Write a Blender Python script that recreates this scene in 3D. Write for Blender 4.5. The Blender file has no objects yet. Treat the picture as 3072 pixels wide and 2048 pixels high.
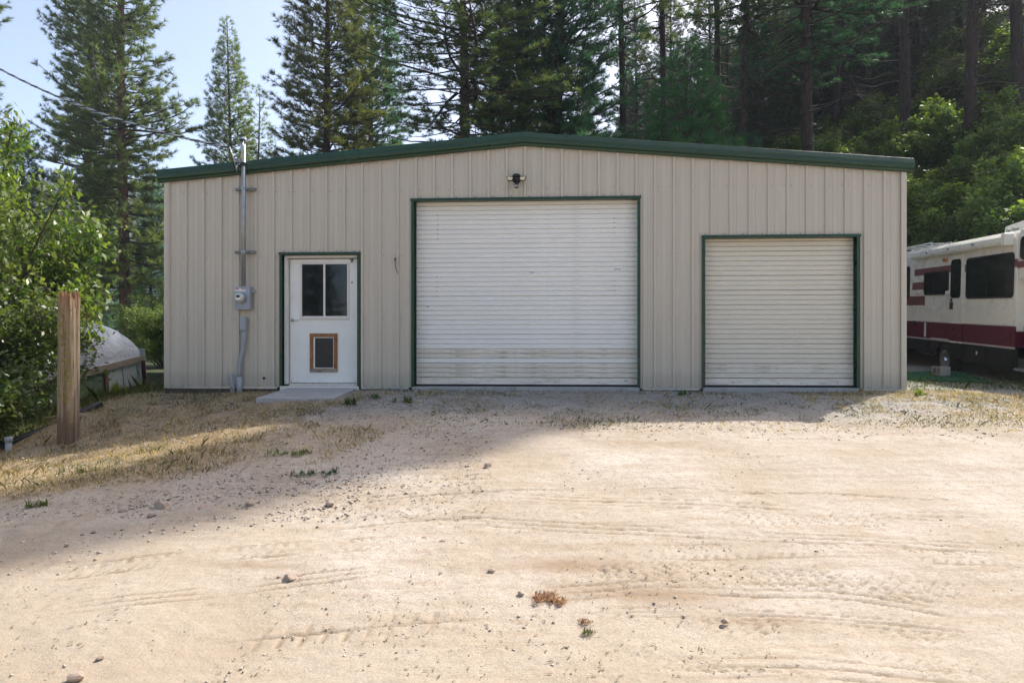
import bpy, math, random
import numpy as np
from mathutils import Vector, Matrix, Euler

# ------------------------------------------------------------------ camera, light, exposure
S = bpy.context.scene
COL = S.collection
CAMZ = 0.708
F, CX, HY = 2048.0, 1536.0, 1035.0
cd = bpy.data.cameras.new('camera'); cam = bpy.data.objects.new('camera', cd); COL.objects.link(cam)
cam.location = (0, 0, CAMZ); cam.rotation_euler = (math.radians(90), 0, 0)
cd.sensor_width = 36; cd.lens = 24; cd.shift_y = 11/3072; cd.clip_end = 3000; cd.clip_start = .05
S.camera = cam
SUN_EL, SUN_AZ = math.radians(49), math.radians(48.0)      # azimuth clockwise from +Y
w = bpy.data.worlds.new('World'); S.world = w; w.use_nodes = True
wn = w.node_tree.nodes; bg = wn['Background']
sky = wn.new('ShaderNodeTexSky'); sky.sky_type = 'NISHITA'; sky.sun_disc = False
sky.sun_elevation = SUN_EL; sky.sun_rotation = SUN_AZ
sky.air_density = .6; sky.dust_density = 4; sky.ozone_density = .5; sky.altitude = 900
tint = wn.new('ShaderNodeMix'); tint.data_type = 'RGBA'; tint.blend_type = 'MULTIPLY'; tint.inputs[0].default_value = 1; tint.inputs[7].default_value = (1, .935, .83, 1)   # smoke-tinged air
w.node_tree.links.new(sky.outputs[0], tint.inputs[6]); w.node_tree.links.new(tint.outputs[2], bg.inputs[0]); bg.inputs[1].default_value = 0.15
ld = bpy.data.lights.new('sun', 'SUN'); ld.energy = 2.4; ld.angle = math.radians(0.5); ld.color = (1, .955, .87)
sun = bpy.data.objects.new('sun', ld); COL.objects.link(sun)
sd = Vector((math.sin(SUN_AZ)*math.cos(SUN_EL), math.cos(SUN_AZ)*math.cos(SUN_EL), math.sin(SUN_EL)))
sun.rotation_euler = (-sd).to_track_quat('-Z', 'Y').to_euler(); sun.location = sd*60
S.view_settings.view_transform = 'Standard'; S.view_settings.look = 'None'
S.view_settings.exposure = 1.58; S.view_settings.gamma = 1; S.view_settings.use_curve_mapping = False
S.cycles.use_denoising = True; S.cycles.denoising_input_passes = 'RGB_ALBEDO_NORMAL'; S.cycles.denoising_prefilter = 'ACCURATE'
S.cycles.max_bounces = 6; S.cycles.transparent_max_bounces = 8; S.cycles.diffuse_bounces = 3
S.cycles.glossy_bounces = 3; S.cycles.transmission_bounces = 4

LOG = []
rng = np.random.default_rng(7)
R = random.Random(7)

# ------------------------------------------------------------------ helpers
def at(px, py, Y):
    return Vector(((px-CX)/F*Y, Y, CAMZ-(py-HY)/F*Y))
def sstep(t):
    t = np.clip(t, 0, 1); return t*t*(3-2*t)
def vnoise(x, y, seed=0):
    """cheap smooth value noise"""
    x = np.asarray(x, float); y = np.asarray(y, float)
    xi = np.floor(x).astype(np.int64); yi = np.floor(y).astype(np.int64)
    fx = x-xi; fy = y-yi; fx = fx*fx*(3-2*fx); fy = fy*fy*(3-2*fy)
    def h(a, b):
        n = (a*374761393 + b*668265263 + seed*974634777) & 0xffffffff
        n = ((n ^ (n >> 13))*1274126177) & 0xffffffff
        return ((n ^ (n >> 16)) & 0xffff)/65535.0
    return (h(xi, yi)*(1-fx)+h(xi+1, yi)*fx)*(1-fy)+(h(xi, yi+1)*(1-fx)+h(xi+1, yi+1)*fx)*fy

def tag(o, label=None, cat=None, group=None, kind=None):
    if label: o['label'] = label
    if cat: o['category'] = cat
    if group: o['group'] = group
    if kind: o['kind'] = kind
    return o
def empty(name, loc=(0, 0, 0), rz=0, parent=None):
    o = bpy.data.objects.new(name, None); COL.objects.link(o); o.location = loc; o.rotation_euler = (0, 0, rz)
    o.empty_display_size = .2
    if parent: o.parent = parent
    return o
def mesh_np(name, V, Fc, mat, parent=None, smooth=False, attrs=None):
    """V (n,3), Fc (m,k) constant-size faces"""
    V = np.asarray(V, np.float32); Fc = np.asarray(Fc, np.int32)
    me = bpy.data.meshes.new(name); n, k = Fc.shape
    me.vertices.add(len(V)); me.vertices.foreach_set('co', V.ravel())
    me.loops.add(n*k); me.loops.foreach_set('vertex_index', Fc.ravel())
    me.polygons.add(n); me.polygons.foreach_set('loop_start', np.arange(0, n*k, k, dtype=np.int32))
    me.polygons.foreach_set('loop_total', np.full(n, k, np.int32))
    if smooth: me.polygons.foreach_set('use_smooth', np.ones(n, bool))
    if attrs:
        for an, av in attrs.items():
            a = me.attributes.new(an, 'FLOAT', 'POINT'); a.data.foreach_set('value', np.asarray(av, np.float32).ravel())
    me.update(calc_edges=True)
    me.materials.append(mat)
    o = bpy.data.objects.new(name, me); COL.objects.link(o)
    if parent: o.parent = parent
    return o

class MB:
    def __init__(s): s.v = []; s.f = []
    def add(s, vs, fs):
        b = len(s.v); s.v += [tuple(v) for v in vs]; s.f += [tuple(b+i for i in f) for f in fs]; return s
    def box(s, x0, x1, y0, y1, z0, z1):
        return s.add([(x0,y0,z0),(x1,y0,z0),(x1,y1,z0),(x0,y1,z0),(x0,y0,z1),(x1,y0,z1),(x1,y1,z1),(x0,y1,z1)],
                     [(0,3,2,1),(4,5,6,7),(0,1,5,4),(1,2,6,5),(2,3,7,6),(3,0,4,7)])
    def tube(s, pts, rad, n=10, cap=True, sq=1.0):
        pts = [Vector(p) for p in pts]
        if not hasattr(rad, '__len__'): rad = [rad]*len(pts)
        rings = []; up = None
        for i, p in enumerate(pts):
            d = (pts[min(i+1, len(pts)-1)]-pts[max(i-1, 0)]).normalized()
            if up is None:
                up = Vector((0, 0, 1)) if abs(d.z) < .9 else Vector((1, 0, 0))
            a = d.cross(up)
            if a.length < 1e-4: a = d.cross(Vector((0, 1, 0)))
            a.normalize(); b = a.cross(d).normalized(); up = b
            rings.append([p+a*math.cos(2*math.pi*k/n)*rad[i]+b*math.sin(2*math.pi*k/n)*rad[i]*sq for k in range(n)])
        vs = [v for r in rings for v in r]; fs = []
        for i in range(len(pts)-1):
            for k in range(n):
                fs.append((i*n+k, i*n+(k+1) % n, (i+1)*n+(k+1) % n, (i+1)*n+k))
        if cap:
            fs.append(tuple(range(n-1, -1, -1))); fs.append(tuple((len(pts)-1)*n+k for k in range(n)))
        return s.add(vs, fs)
    def prism(s, poly, y0, y1, axis='y'):
        """extrude 2D polygon; axis y: poly=(x,z); axis x: poly=(y,z); axis z: poly=(x,y)"""
        n = len(poly)
        def P(a, b, c): return {'y': (a, c, b), 'x': (c, a, b), 'z': (a, b, c)}[axis]
        vs = [P(a, b, y0) for a, b in poly]+[P(a, b, y1) for a, b in poly]
        fs = [tuple(range(n)), tuple(range(2*n-1, n-1, -1))]+[(i, i+n, (i+1) % n+n, (i+1) % n) for i in range(n)]
        return s.add(vs, fs)
    def build(s, name, mat, parent=None, bevel=0, smooth=False, loc=None):
        me = bpy.data.meshes.new(name); me.from_pydata(s.v, [], s.f); me.materials.append(mat)
        import bmesh
        bm = bmesh.new(); bm.from_mesh(me); bmesh.ops.recalc_face_normals(bm, faces=bm.faces); bm.to_mesh(me); bm.free()
        if smooth: me.polygons.foreach_set('use_smooth', np.ones(len(me.polygons), bool))
        me.update()
        o = bpy.data.objects.new(name, me); COL.objects.link(o)
        if parent: o.parent = parent
        if loc: o.location = loc
        if bevel:
            m = o.modifiers.new('b', 'BEVEL'); m.width = bevel; m.segments = 2; m.limit_method = 'ANGLE'; m.angle_limit = .6
        if smooth == 'auto' or bevel:
            me.polygons.foreach_set('use_smooth', np.zeros(len(me.polygons), bool)) if bevel else None
        return o
def dup(o, parent=None):
    c = o.copy(); COL.objects.link(c); c.parent = parent
    for ch in list(o.children): dup(ch, c)
    return c
def rrect(x0, x1, z0, z1, r, n=5):
    out = []
    for cx_, cz_, a0 in ((x1-r, z1-r, 0), (x0+r, z1-r, 90), (x0+r, z0+r, 180), (x1-r, z0+r, 270)):
        for i in range(n+1):
            a = math.radians(a0+90*i/n); out.append((cx_+r*math.cos(a), cz_+r*math.sin(a)))
    return out

# ------------------------------------------------------------------ materials
def newmat(name):
    m = bpy.data.materials.new(name); m.use_nodes = True; nt = m.node_tree; nt.nodes.clear()
    out = nt.nodes.new('ShaderNodeOutputMaterial'); b = nt.nodes.new('ShaderNodeBsdfPrincipled')
    nt.links.new(b.outputs[0], out.inputs[0]); return m, nt, b, out
def N(nt, t, **kw):
    n = nt.nodes.new(t)
    for k, v in kw.items():
        if isinstance(k, str) and k.startswith('i_'):
            key = k[2:]; key = int(key) if key.isdigit() else key.replace('_', ' ')
            n.inputs[key].default_value = v
        else: setattr(n, k, v)
    return n
def mix(nt, fac, a, b, mode='MIX'):
    n = nt.nodes.new('ShaderNodeMix'); n.data_type = 'RGBA'; n.blend_type = mode
    for i, v in ((0, fac), (6, a), (7, b)):
        if hasattr(v, 'is_linked') or hasattr(v, 'node'): nt.links.new(v, n.inputs[i])
        else:
            n.inputs[i].default_value = (v if i == 0 else (*v, 1) if len(v) == 3 else v)
    return n.outputs[2]
def ramp(nt, fac, stops):
    r = nt.nodes.new('ShaderNodeValToRGB'); nt.links.new(fac, r.inputs[0]); e = r.color_ramp.elements
    while len(e) < len(stops): e.new(.5)
    for i, (p, c) in enumerate(stops):
        e[i].position = p; e[i].color = (c, c, c, 1) if not hasattr(c, '__len__') else (*c, 1)
    return r.outputs[0]
def noise(nt, scale, detail=4, rough=.55, coord='Object', sc=(1, 1, 1), dist=0):
    tc = nt.nodes.new('ShaderNodeTexCoord'); mp = nt.nodes.new('ShaderNodeMapping'); mp.inputs[3].default_value = sc
    nt.links.new(tc.outputs[coord], mp.inputs[0])
    n = nt.nodes.new('ShaderNodeTexNoise'); n.inputs['Scale'].default_value = scale; n.inputs['Detail'].default_value = detail
    n.inputs['Roughness'].default_value = rough; n.inputs['Distortion'].default_value = dist
    nt.links.new(mp.outputs[0], n.inputs[0]); return n.outputs[0]
def bump(nt, h, strength=.3, dist=.01, bsdf=None, prev=None):
    b = nt.nodes.new('ShaderNodeBump'); b.inputs['Strength'].default_value = strength; b.inputs['Distance'].default_value = dist
    nt.links.new(h, b.inputs['Height'])
    if prev is not None: nt.links.new(prev, b.inputs['Normal'])
    if bsdf: nt.links.new(b.outputs[0], bsdf.inputs['Normal'])
    return b.outputs[0]
def paint(name, col, rough=.5, var=.12, dirt=None, metal=0, scale=3, spec=.5, sc=(1, 1, 1), bmp=0, coat=0, dirtfrom=.55, bscale=40):
    m, nt, b, o = newmat(name)
    c2 = tuple(max(0, c*(1-var)) for c in col); c3 = tuple(min(1, c*(1+var*.6)) for c in col)
    n = noise(nt, scale, 5, .6, sc=sc)
    c = mix(nt, ramp(nt, n, [(.3, 0.), (.7, 1.)]), c2, c3)
    if dirt is not None:
        n2 = noise(nt, scale*2.3, 6, .7, sc=sc, dist=.5)
        c = mix(nt, ramp(nt, n2, [(dirtfrom, 0.), (dirtfrom+.2, .75)]), c, dirt)
    nt.links.new(c, b.inputs['Base Color'])
    rr = ramp(nt, noise(nt, scale*4, 3), [(.3, max(.05, rough-.1)), (.7, min(1, rough+.1))])
    nt.links.new(rr, b.inputs['Roughness']); b.inputs['Metallic'].default_value = metal
    b.inputs['Specular IOR Level'].default_value = spec; b.inputs['Coat Weight'].default_value = coat
    if bmp: bump(nt, noise(nt, bscale, 4), bmp, .005, b)
    return m

M = {}
def wallmat():
    m, nt, b, o = newmat('beige_metal')
    base = (.50, .445, .375)
    n1 = noise(nt, 2.2, 5, .6, sc=(5, 5, .35))       # vertical streaks
    n2 = noise(nt, 1.1, 4, .6)
    n3 = noise(nt, 14, 5, .7, sc=(3, 3, .5))
    c = mix(nt, ramp(nt, n1, [(.3, 0.), (.75, 1.)]), (.53, .47, .375), (.595, .53, .425))
    c = mix(nt, ramp(nt, n2, [(.35, 0.), (.7, .35)]), c, (.52, .48, .40))
    c = mix(nt, ramp(nt, n3, [(.58, 0.), (.78, .5)]), c, (.42, .38, .32))
    # splash dirt with its own edge along the bottom
    g = nt.nodes.new('ShaderNodeTexCoord'); sx = nt.nodes.new('ShaderNodeSeparateXYZ'); nt.links.new(g.outputs['Object'], sx.inputs[0])
    n4 = noise(nt, 6, 6, .7, sc=(1, 1, 2))
    ma = N(nt, 'ShaderNodeMath', operation='MULTIPLY_ADD'); nt.links.new(n4, ma.inputs[0]); ma.inputs[1].default_value = -.32; nt.links.new(sx.outputs[2], ma.inputs[2])
    c = mix(nt, ramp(nt, ma.outputs[0], [(0., .35), (.14, 0.)]), c, (.34, .30, .24))
    nt.links.new(c, b.inputs['Base Color'])
    b.inputs['Roughness'].default_value = .42; b.inputs['Specular IOR Level'].default_value = .5
    p = bump(nt, noise(nt, 1.6, 2, .4, sc=(1, 1, .6)), .25, .03)
    bump(nt, noise(nt, 500, 2, .5, sc=(1, 1, .03)), .08, .001, b, prev=p)
    return m
M['wall'] = wallmat()
M['green'] = paint('green_trim', (.008, .046, .020), .36, .25, dirt=(.012, .05, .03), scale=1.5, sc=(1, 1, 3), dirtfrom=.6)
M['greenroof'] = paint('green_roof', (.014, .085, .06), .35, .2, dirt=(.06, .1, .08), scale=2, dirtfrom=.6)
M['curtain'] = paint('white_curtain', (.88, .86, .80), .36, .04, dirt=(.60, .54, .44), scale=2.2, sc=(.6, 1, 3), spec=.6, dirtfrom=.62)
M['curtain_reflect_tint'] = paint('curtain_cream_reflection', (.74, .69, .575), .4, .05, dirt=(.58, .51, .40), scale=2.2, sc=(.6, 1, 3), spec=.5, dirtfrom=.62)  # warm reflection on the small door painted into its curtain colour
M['curtain_low'] = paint('white_curtain_soiled', (.80, .735, .63), .5, .1, dirt=(.40, .33, .23), scale=2.0, sc=(.8, 1, 6), spec=.4, dirtfrom=.5)
M['whitedoor'] = paint('door_white', (.82, .81, .75), .5, .07, dirt=(.48, .44, .38), scale=3, dirtfrom=.64)
M['whitetrim'] = paint('trim_white', (.72, .69, .62), .5, .08, dirt=(.42, .38, .32), scale=5, dirtfrom=.62)
M['glass'] = None
def glass(name, col, rough=.04, spec=.4):
    m, nt, b, o = newmat(name); b.inputs['Base Color'].default_value = (*col, 1); b.inputs['Roughness'].default_value = rough
    b.inputs['Specular IOR Level'].default_value = spec; 
    bump(nt, noise(nt, 2.5, 2), .05, .02, b)
    return m
M['glass'] = glass('dark_glass', (.008, .010, .011))
M['rvglass'] = glass('tinted_glass', (.006, .007, .009), .08, .5)
M['alu'] = paint('aluminium', (.55, .55, .54), .35, .15, metal=.85, scale=6, dirt=(.3, .29, .27), dirtfrom=.6)
M['galv'] = paint('galvanised', (.36, .39, .41), .45, .2, metal=.6, scale=10, dirt=(.25, .26, .27), dirtfrom=.55)
M['strut'] = paint('strut_metal', (.20, .20, .19), .5, .3, metal=.6, scale=20)
M['meterbox'] = paint('meter_grey', (.34, .37, .41), .5, .08, scale=6, dirt=(.25, .26, .28), dirtfrom=.62)
M['pvc'] = paint('pvc_grey', (.34, .36, .38), .55, .12, scale=7, dirt=(.2, .2, .19), dirtfrom=.58)
M['meterglass'] = paint('meter_glass', (.55, .55, .5), .1, .15, scale=20, spec=1, coat=1)
M['dark'] = paint('black_plastic', (.012, .012, .013), .4, .3, scale=10)
M['rubber'] = paint('rubber', (.018, .018, .018), .8, .3, scale=12, bmp=.3)
M['lens'] = paint('lamp_lens', (.75, .62, .42), .3, .1, scale=20)
M['red'] = paint('red_print', (.45, .04, .03), .6, .1)
M['paper'] = paint('label_paper', (.75, .74, .7), .7, .1)
M['concrete'] = paint('concrete', (.40, .39, .37), .9, .2, scale=5, dirt=(.24, .22, .19), bmp=.4, dirtfrom=.55)
M['found'] = paint('foundation', (.10, .085, .07), .95, .3, scale=5, dirt=(.05, .045, .035), bmp=.6)
def woodmat(name, c1, c2, scale=3, sc=(12, 12, .6), dark=(.05, .035, .02), bs=.6):
    m, nt, b, o = newmat(name)
    n = noise(nt, scale, 6, .65, sc=sc, dist=.6)
    c = mix(nt, ramp(nt, n, [(.3, 0.), (.7, 1.)]), c1, c2)
    n2 = noise(nt, scale*1.7, 4, .7, sc=(sc[0]*1.6, sc[1]*1.6, sc[2]*.8))
    c = mix(nt, ramp(nt, n2, [(.56, 0.), (.66, .85)]), c, dark)
    nt.links.new(c, b.inputs['Base Color']); b.inputs['Roughness'].default_value = .85
    bump(nt, n, bs, .01, b); return m
M['wood'] = woodmat('cedar_trim', (.22, .085, .03), (.38, .17, .065), 6, (1.5, 1, 1.5))
M['woodgrey'] = woodmat('grey_wood', (.22, .18, .135), (.36, .30, .23), 4, (1, 8, 8))
M['mast_wood'] = None
def polemat():
    m, nt, b, o = newmat('old_pole_wood')
    n = noise(nt, 3, 7, .7, sc=(9, 9, .5), dist=.8)
    c = mix(nt, ramp(nt, n, [(.3, 0.), (.7, 1.)]), (.25, .175, .105), (.45, .345, .22))
    n2 = noise(nt, 5, 5, .7, sc=(9, 9, .25))
    c = mix(nt, ramp(nt, n2, [(.52, 0.), (.60, .8)]), c, (.11, .075, .045))
    # dark foot and orange rotten head, edges broken by noise
    tc = nt.nodes.new('ShaderNodeTexCoord'); sx = nt.nodes.new('ShaderNodeSeparateXYZ'); nt.links.new(tc.outputs['Object'], sx.inputs[0])
    n3 = noise(nt, 4, 4, .7, sc=(4, 4, 1))
    a = N(nt, 'ShaderNodeMath', operation='MULTIPLY_ADD'); nt.links.new(n3, a.inputs[0]); a.inputs[1].default_value = .5; nt.links.new(sx.outputs[2], a.inputs[2])
    c = mix(nt, ramp(nt, a.outputs[0], [(.50, .7), (.70, 0.)]), c, (.10, .05, .028))
    a2 = N(nt, 'ShaderNodeMath', operation='MULTIPLY_ADD'); nt.links.new(n3, a2.inputs[0]); a2.inputs[1].default_value = .9; nt.links.new(sx.outputs[2], a2.inputs[2])
    a3 = N(nt, 'ShaderNodeMath', operation='SUBTRACT'); nt.links.new(a2.outputs[0], a3.inputs[0]); a3.inputs[1].default_value = 1.45
    c = mix(nt, ramp(nt, a3.outputs[0], [(.70, 0.), (1., .65)]), c, (.34, .13, .045))
    nt.links.new(c, b.inputs['Base Color']); b.inputs['Roughness'].default_value = .9
    p = bump(nt, n, .8, .03); bump(nt, n2, .7, .02, b, prev=p); return m
M['pole'] = polemat()
M['moss'] = paint('yellow_moss', (.33, .28, .05), .95, .35, scale=30, bmp=.8)
def barkmat(name, c1, c2, sc=(7, 7, 1.4)):
    m, nt, b, o = newmat(name)
    n = noise(nt, 2.2, 6, .7, sc=sc, dist=.9)
    c = mix(nt, ramp(nt, n, [(.35, 0.), (.65, 1.)]), c1, c2)
    nt.links.new(c, b.inputs['Base Color']); b.inputs['Roughness'].default_value = .95
    bump(nt, n, .9, .06, b); return m
M['bark'] = barkmat('pine_bark', (.035, .022, .016), (.16, .095, .065))
M['barkdark'] = barkmat('dark_bark', (.018, .013, .010), (.075, .052, .040))
M['barkred'] = barkmat('red_bark', (.06, .03, .02), (.26, .13, .09))
M['twig'] = paint('dead_twig', (.07, .055, .045), .95, .3, scale=8)
M['stem'] = paint('shrub_stem', (.10, .075, .055), .9, .3, scale=10)
def leafmat(name, cols, trans=.35, tcol=None, rough=.5, objvar=.25, brown=None, spec=.3):
    m, nt, b, o = newmat(name)
    g = nt.nodes.new('ShaderNodeNewGeometry'); oi = nt.nodes.new('ShaderNodeObjectInfo')
    c = ramp(nt, g.outputs['Random Per Island'], [(i/(len(cols)-1), cc) for i, cc in enumerate(cols)])
    n = noise(nt, .9, 3, .6)
    c = mix(nt, ramp(nt, n, [(.35, 0.), (.7, .6)]), c, tuple(x*1.5 for x in cols[-1]))
    if brown is not None:
        n2 = noise(nt, 1.7, 3, .6)
        c = mix(nt, ramp(nt, n2, [(.58, 0.), (.72, .7)]), c, brown)
    hs = nt.nodes.new('ShaderNodeHueSaturation'); nt.links.new(c, hs.inputs['Color'])
    mr = N(nt, 'ShaderNodeMapRange'); nt.links.new(oi.outputs['Random'], mr.inputs[0]); mr.inputs[3].default_value = 1-objvar; mr.inputs[4].default_value = 1+objvar
    nt.links.new(mr.outputs[0], hs.inputs['Value'])
    nt.links.new(hs.outputs[0], b.inputs['Base Color']); b.inputs['Roughness'].default_value = rough; b.inputs['Specular IOR Level'].default_value = spec
    t = nt.nodes.new('ShaderNodeBsdfTranslucent')
    tc = mix(nt, 1., hs.outputs[0], tcol or (1.6, 1.5, .7), 'MULTIPLY'); nt.links.new(tc, t.inputs[0])
    ms = nt.nodes.new('ShaderNodeMixShader'); ms.inputs[0].default_value = trans
    nt.links.new(b.outputs[0], ms.inputs[1]); nt.links.new(t.outputs[0], ms.inputs[2]); nt.links.new(ms.outputs[0], o.inputs[0])
    return m
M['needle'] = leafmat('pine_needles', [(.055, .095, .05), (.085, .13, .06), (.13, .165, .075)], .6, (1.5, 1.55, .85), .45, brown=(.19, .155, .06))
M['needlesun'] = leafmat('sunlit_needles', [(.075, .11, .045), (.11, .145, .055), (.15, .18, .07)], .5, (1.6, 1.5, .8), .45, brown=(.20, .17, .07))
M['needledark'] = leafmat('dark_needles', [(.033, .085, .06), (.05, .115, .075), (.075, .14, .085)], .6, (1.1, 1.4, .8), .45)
M['needlebright'] = leafmat('young_needles', [(.04, .12, .055), (.06, .16, .07), (.09, .19, .08)], .45, (1.2, 1.5, .8), .45)
M['needlefar'] = leafmat('far_needles_hazed', [(.06, .10, .075), (.085, .125, .085), (.12, .155, .10)], .55, (1.2, 1.3, .8), .6, objvar=.3)  # paler bluish haze of distance put into the needle colour
M['leaf'] = leafmat('shrub_leaves', [(.035, .075, .02), (.055, .11, .025), (.09, .155, .04), (.18, .20, .06)], .42, (1.35, 1.5, .55), .4, spec=.5)
M['leafhill'] = leafmat('hill_leaves', [(.02, .06, .022), (.045, .105, .028), (.16, .22, .06)], .38, (1.8, 1.8, .5), .5)
M['grassgreen'] = leafmat('green_grass', [(.05, .08, .025), (.08, .12, .03), (.14, .15, .05)], .3, (1.4, 1.4, .6), .6)
M['grassdry'] = leafmat('dry_grass', [(.26, .20, .10), (.42, .33, .17), (.56, .46, .25)], .3, (1.3, 1.2, .8), .7)

# ------------------------------------------------------------------ terrain
def prof(y):
    ys = [-200, -10, 0, 3, 5, 6.5, 8, 9.5, 10.6, 11.6, 14, 16, 18, 30, 600]
    zs = [-.95, -.95, -.95, -.885, -.70, -.49, -.31, -.145, -.045, -.03, .02, .15, .22, .3, .3]
    return sum(np.interp(y+d, ys, zs) for d in (-.6, -.3, 0, .3, .6))/5
def ground(x, y):
    x = np.asarray(x, float); y = np.asarray(y, float)
    z = prof(y)
    wy = np.interp(y, [-5, 3, 5, 8.3, 9.3, 10.1, 11.6, 13], [0, .05, .35, 1, .78, .42, .16, .2])
    z = z-.60*sstep((-x-2.0)/5.2)*wy
    T = np.clip(-.41-.08*(20-y), -1.7, -.2)
    far = sstep((-x-6.4)/2.0)*sstep((y-3)/3)
    z = z*(1-far)+T*far
    q = .85*x+.5*y-18
    hill = .8*np.where(q > 6, q-2, np.where(q > 0, np.clip(q, 0, 6)**2/12+np.clip(q, 0, 6)*.1667, 0))
    hill = np.where(hill > 0, 75*(1-np.exp(-hill/75)), 0)
    z = z+hill
    z = z+.22*sstep((y-25)/20)*(vnoise(x/7, y/7, 3)-.5)*6*sstep(hill/3)
    # low swell by the right corner
    z = z+.07*np.exp(-((x-6.2)/1.6)**2-((y-9.5)/1.0)**2)
    return z
def gz(x, y): return float(ground(x, y))
def G(px, py):
    """world point where the ground lies for a direction given in photograph pixels (2.5 m outwards)"""
    lo = 2.0; prev = lo
    Y = lo
    while Y < 300:
        p = at(px, py, Y)
        if p.z <= gz(p.x, Y): break
        prev = Y; Y *= 1.01
    a, b = prev, Y
    for _ in range(20):
        m_ = (a+b)/2; p = at(px, py, m_)
        if p.z <= gz(p.x, m_): b = m_
        else: a = m_
    p = at(px, py, b); return Vector((p.x, b, gz(p.x, b)))

# tyre tracks: centre line y(x), width, tread type
def curve(pts):
    xs = [p[0] for p in pts]; ys = [p[1] for p in pts]
    return lambda x: sum(np.interp(x+d, xs, ys) for d in (-.4, -.2, 0, .2, .4))/5
def trackpx(l): 
    w_ = [G(a, b) for a, b in l]; return sorted([(p.x, p.y) for p in w_])
TR = []
def track(l, width, kind, depth, seed):
    t = trackpx(l); t = [(t[0][0]-4, t[0][1]-(t[1][1]-t[0][1])/(max(.1, t[1][0]-t[0][0]))*4)]+t if False else t
    TR.append((curve(t), t[0][0], t[-1][0], width, kind, depth, seed))
track([(1000, 1515), (1400, 1478), (1750, 1462), (2100, 1470), (2500, 1478), (3072, 1510)], .10, 'line', .012, 1)
track([(0, 1745), (300, 1700), (700, 1660), (1000, 1640), (1250, 1630)], .26, 'lug', .010, 2)
track([(560, 1935), (900, 1905), (1250, 1870), (1500, 1845)], .24, 'block', .010, 3)
track([(850, 1600), (1200, 1570), (1600, 1545)], .10, 'line', .008, 4)
track([(1560, 1760), (1900, 1700), (2300, 1715), (2700, 1760), (3072, 1800)], .30, 'chev', .013, 5)
track([(1650, 1880), (2000, 1870), (2400, 1890), (2800, 1930), (3072, 1960)], .28, 'chev', .013, 6)
track([(1300, 1560), (1700, 1590), (2200, 1600), (2700, 1625), (3072, 1650)], .24, 'line', .008, 13)
track([(1560, 1800), (1900, 1745), (2400, 1760), (3072, 1850)], .26, 'line', .009, 14)
track([(100, 1850), (500, 1790), (900, 1745), (1300, 1700)], .22, 'line', .006, 15)
track([(2000, 2010), (2500, 2015), (3072, 2045)], .2, 'line', .008, 16)
track([(1800, 1980), (2200, 1975), (2600, 2000), (3072, 2030)], .26, 'chev', .012, 7)
track([(1900, 1660), (2300, 1640), (2700, 1665), (3072, 1690)], .26, 'lug', .008, 8)
track([(1700, 1840), (2100, 1825), (2500, 1850), (3072, 1900)], .12, 'line', .010, 9)
track([(2100, 1560), (2500, 1555), (3072, 1580)], .28, 'chev', .008, 10)
track([(1500, 1500), (1900, 1505), (2500, 1530), (3072, 1560)], .20, 'line', .006, 11)
track([(600, 1700), (840, 1672), (1000, 1665)], .16, 'line', .014, 12)

def detail(x, y):
    """fine relief of the driveway; also returns mask of the tread grooves"""
    h = (vnoise(x*1.3, y*1.3, 11)-.5)*.035+(vnoise(x*4, y*4, 12)-.5)*.008+(vnoise(x*14, y*14, 13)-.5)*.007+(vnoise(x*37, y*37, 14)-.5)*.005
    loose = np.zeros_like(h)
    for cf, x0, x1, wd, kind, dep, seed in TR:
        yc = cf(x); wob = (vnoise(x*1.5, x*0+seed, seed)-.5)*.06
        t = (y-yc-wob)/(wd/2); s = x
        ins = (np.abs(t) < 1)*sstep((x-x0)/.5)*sstep((x1-x)/.5)*sstep((vnoise(x*2.3, y*2.3, seed+50)-.25)/.25)
        if kind == 'line':
            k = np.abs(((t*max(1., round(wd/.08))*.5) % 1)-.5)*2
            pat = np.where(k > .72, -1., .2)*(.8+.4*(vnoise(s*40, s*0, seed)-.5))
        elif kind == 'lug':
            ph = (s/.075+np.abs(t)*.9) % 1
            pat = np.where(ph < .28, -1., .15)*np.where((np.abs(t) > .35), 1, .0)+np.where(np.abs(np.abs(t)-.9) < .1, -.5, 0)
        elif kind == 'block':
            ph = (s/.11) % 1
            pat = np.where((ph < .15) | (np.abs(t) < .12), -1., .25)
        else:
            ph = (s/.085+np.abs(((t*1.5) % 1)-.5)*1.2+.15*np.sin(s*7)) % 1
            pat = np.where(ph < .17, -1., .15)+np.where(((t*1.5+.5) % 1) < .1, -.4, 0)
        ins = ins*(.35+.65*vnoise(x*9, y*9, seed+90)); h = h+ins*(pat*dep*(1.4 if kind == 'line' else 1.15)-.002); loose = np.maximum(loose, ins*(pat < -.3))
    return h, loose

def axis(segs):
    out = []
    for a, b, n, in segs: out += list(np.linspace(a, b, n, endpoint=False))
    return out
def grow(start, step, mul, end):
    out = []; v = start
    while abs(v) < abs(end): 
        v += step; step *= mul; out.append(v)
    return out
xs = sorted([-v for v in grow(6.5, .05, 1.12, 420)])+list(np.arange(-6.5, 7.0, .0185))+grow(7.0, .05, 1.12, 420)
ys_ = sorted([-v for v in grow(-2.4, .1, 1.35, 200)], reverse=False)
ys_ = sorted([2.9-v for v in np.cumsum([.1*1.3**i for i in range(24)]) if v < 200])
yy = []; v = 2.9; st = .011
while v < 11.6: yy.append(v); v += st; st = .011+.0031*(v-2.9)
yy += grow(v, .06, 1.08, 620)
ys_ = ys_+yy
X, Y = np.meshgrid(np.array(xs), np.array(ys_))
Z = ground(X, Y)
dm = sstep((12.5-Y)/2)*sstep((Y+1)/2)*sstep((9-np.abs(X))/2)
D, LO = detail(X, Y)
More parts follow.
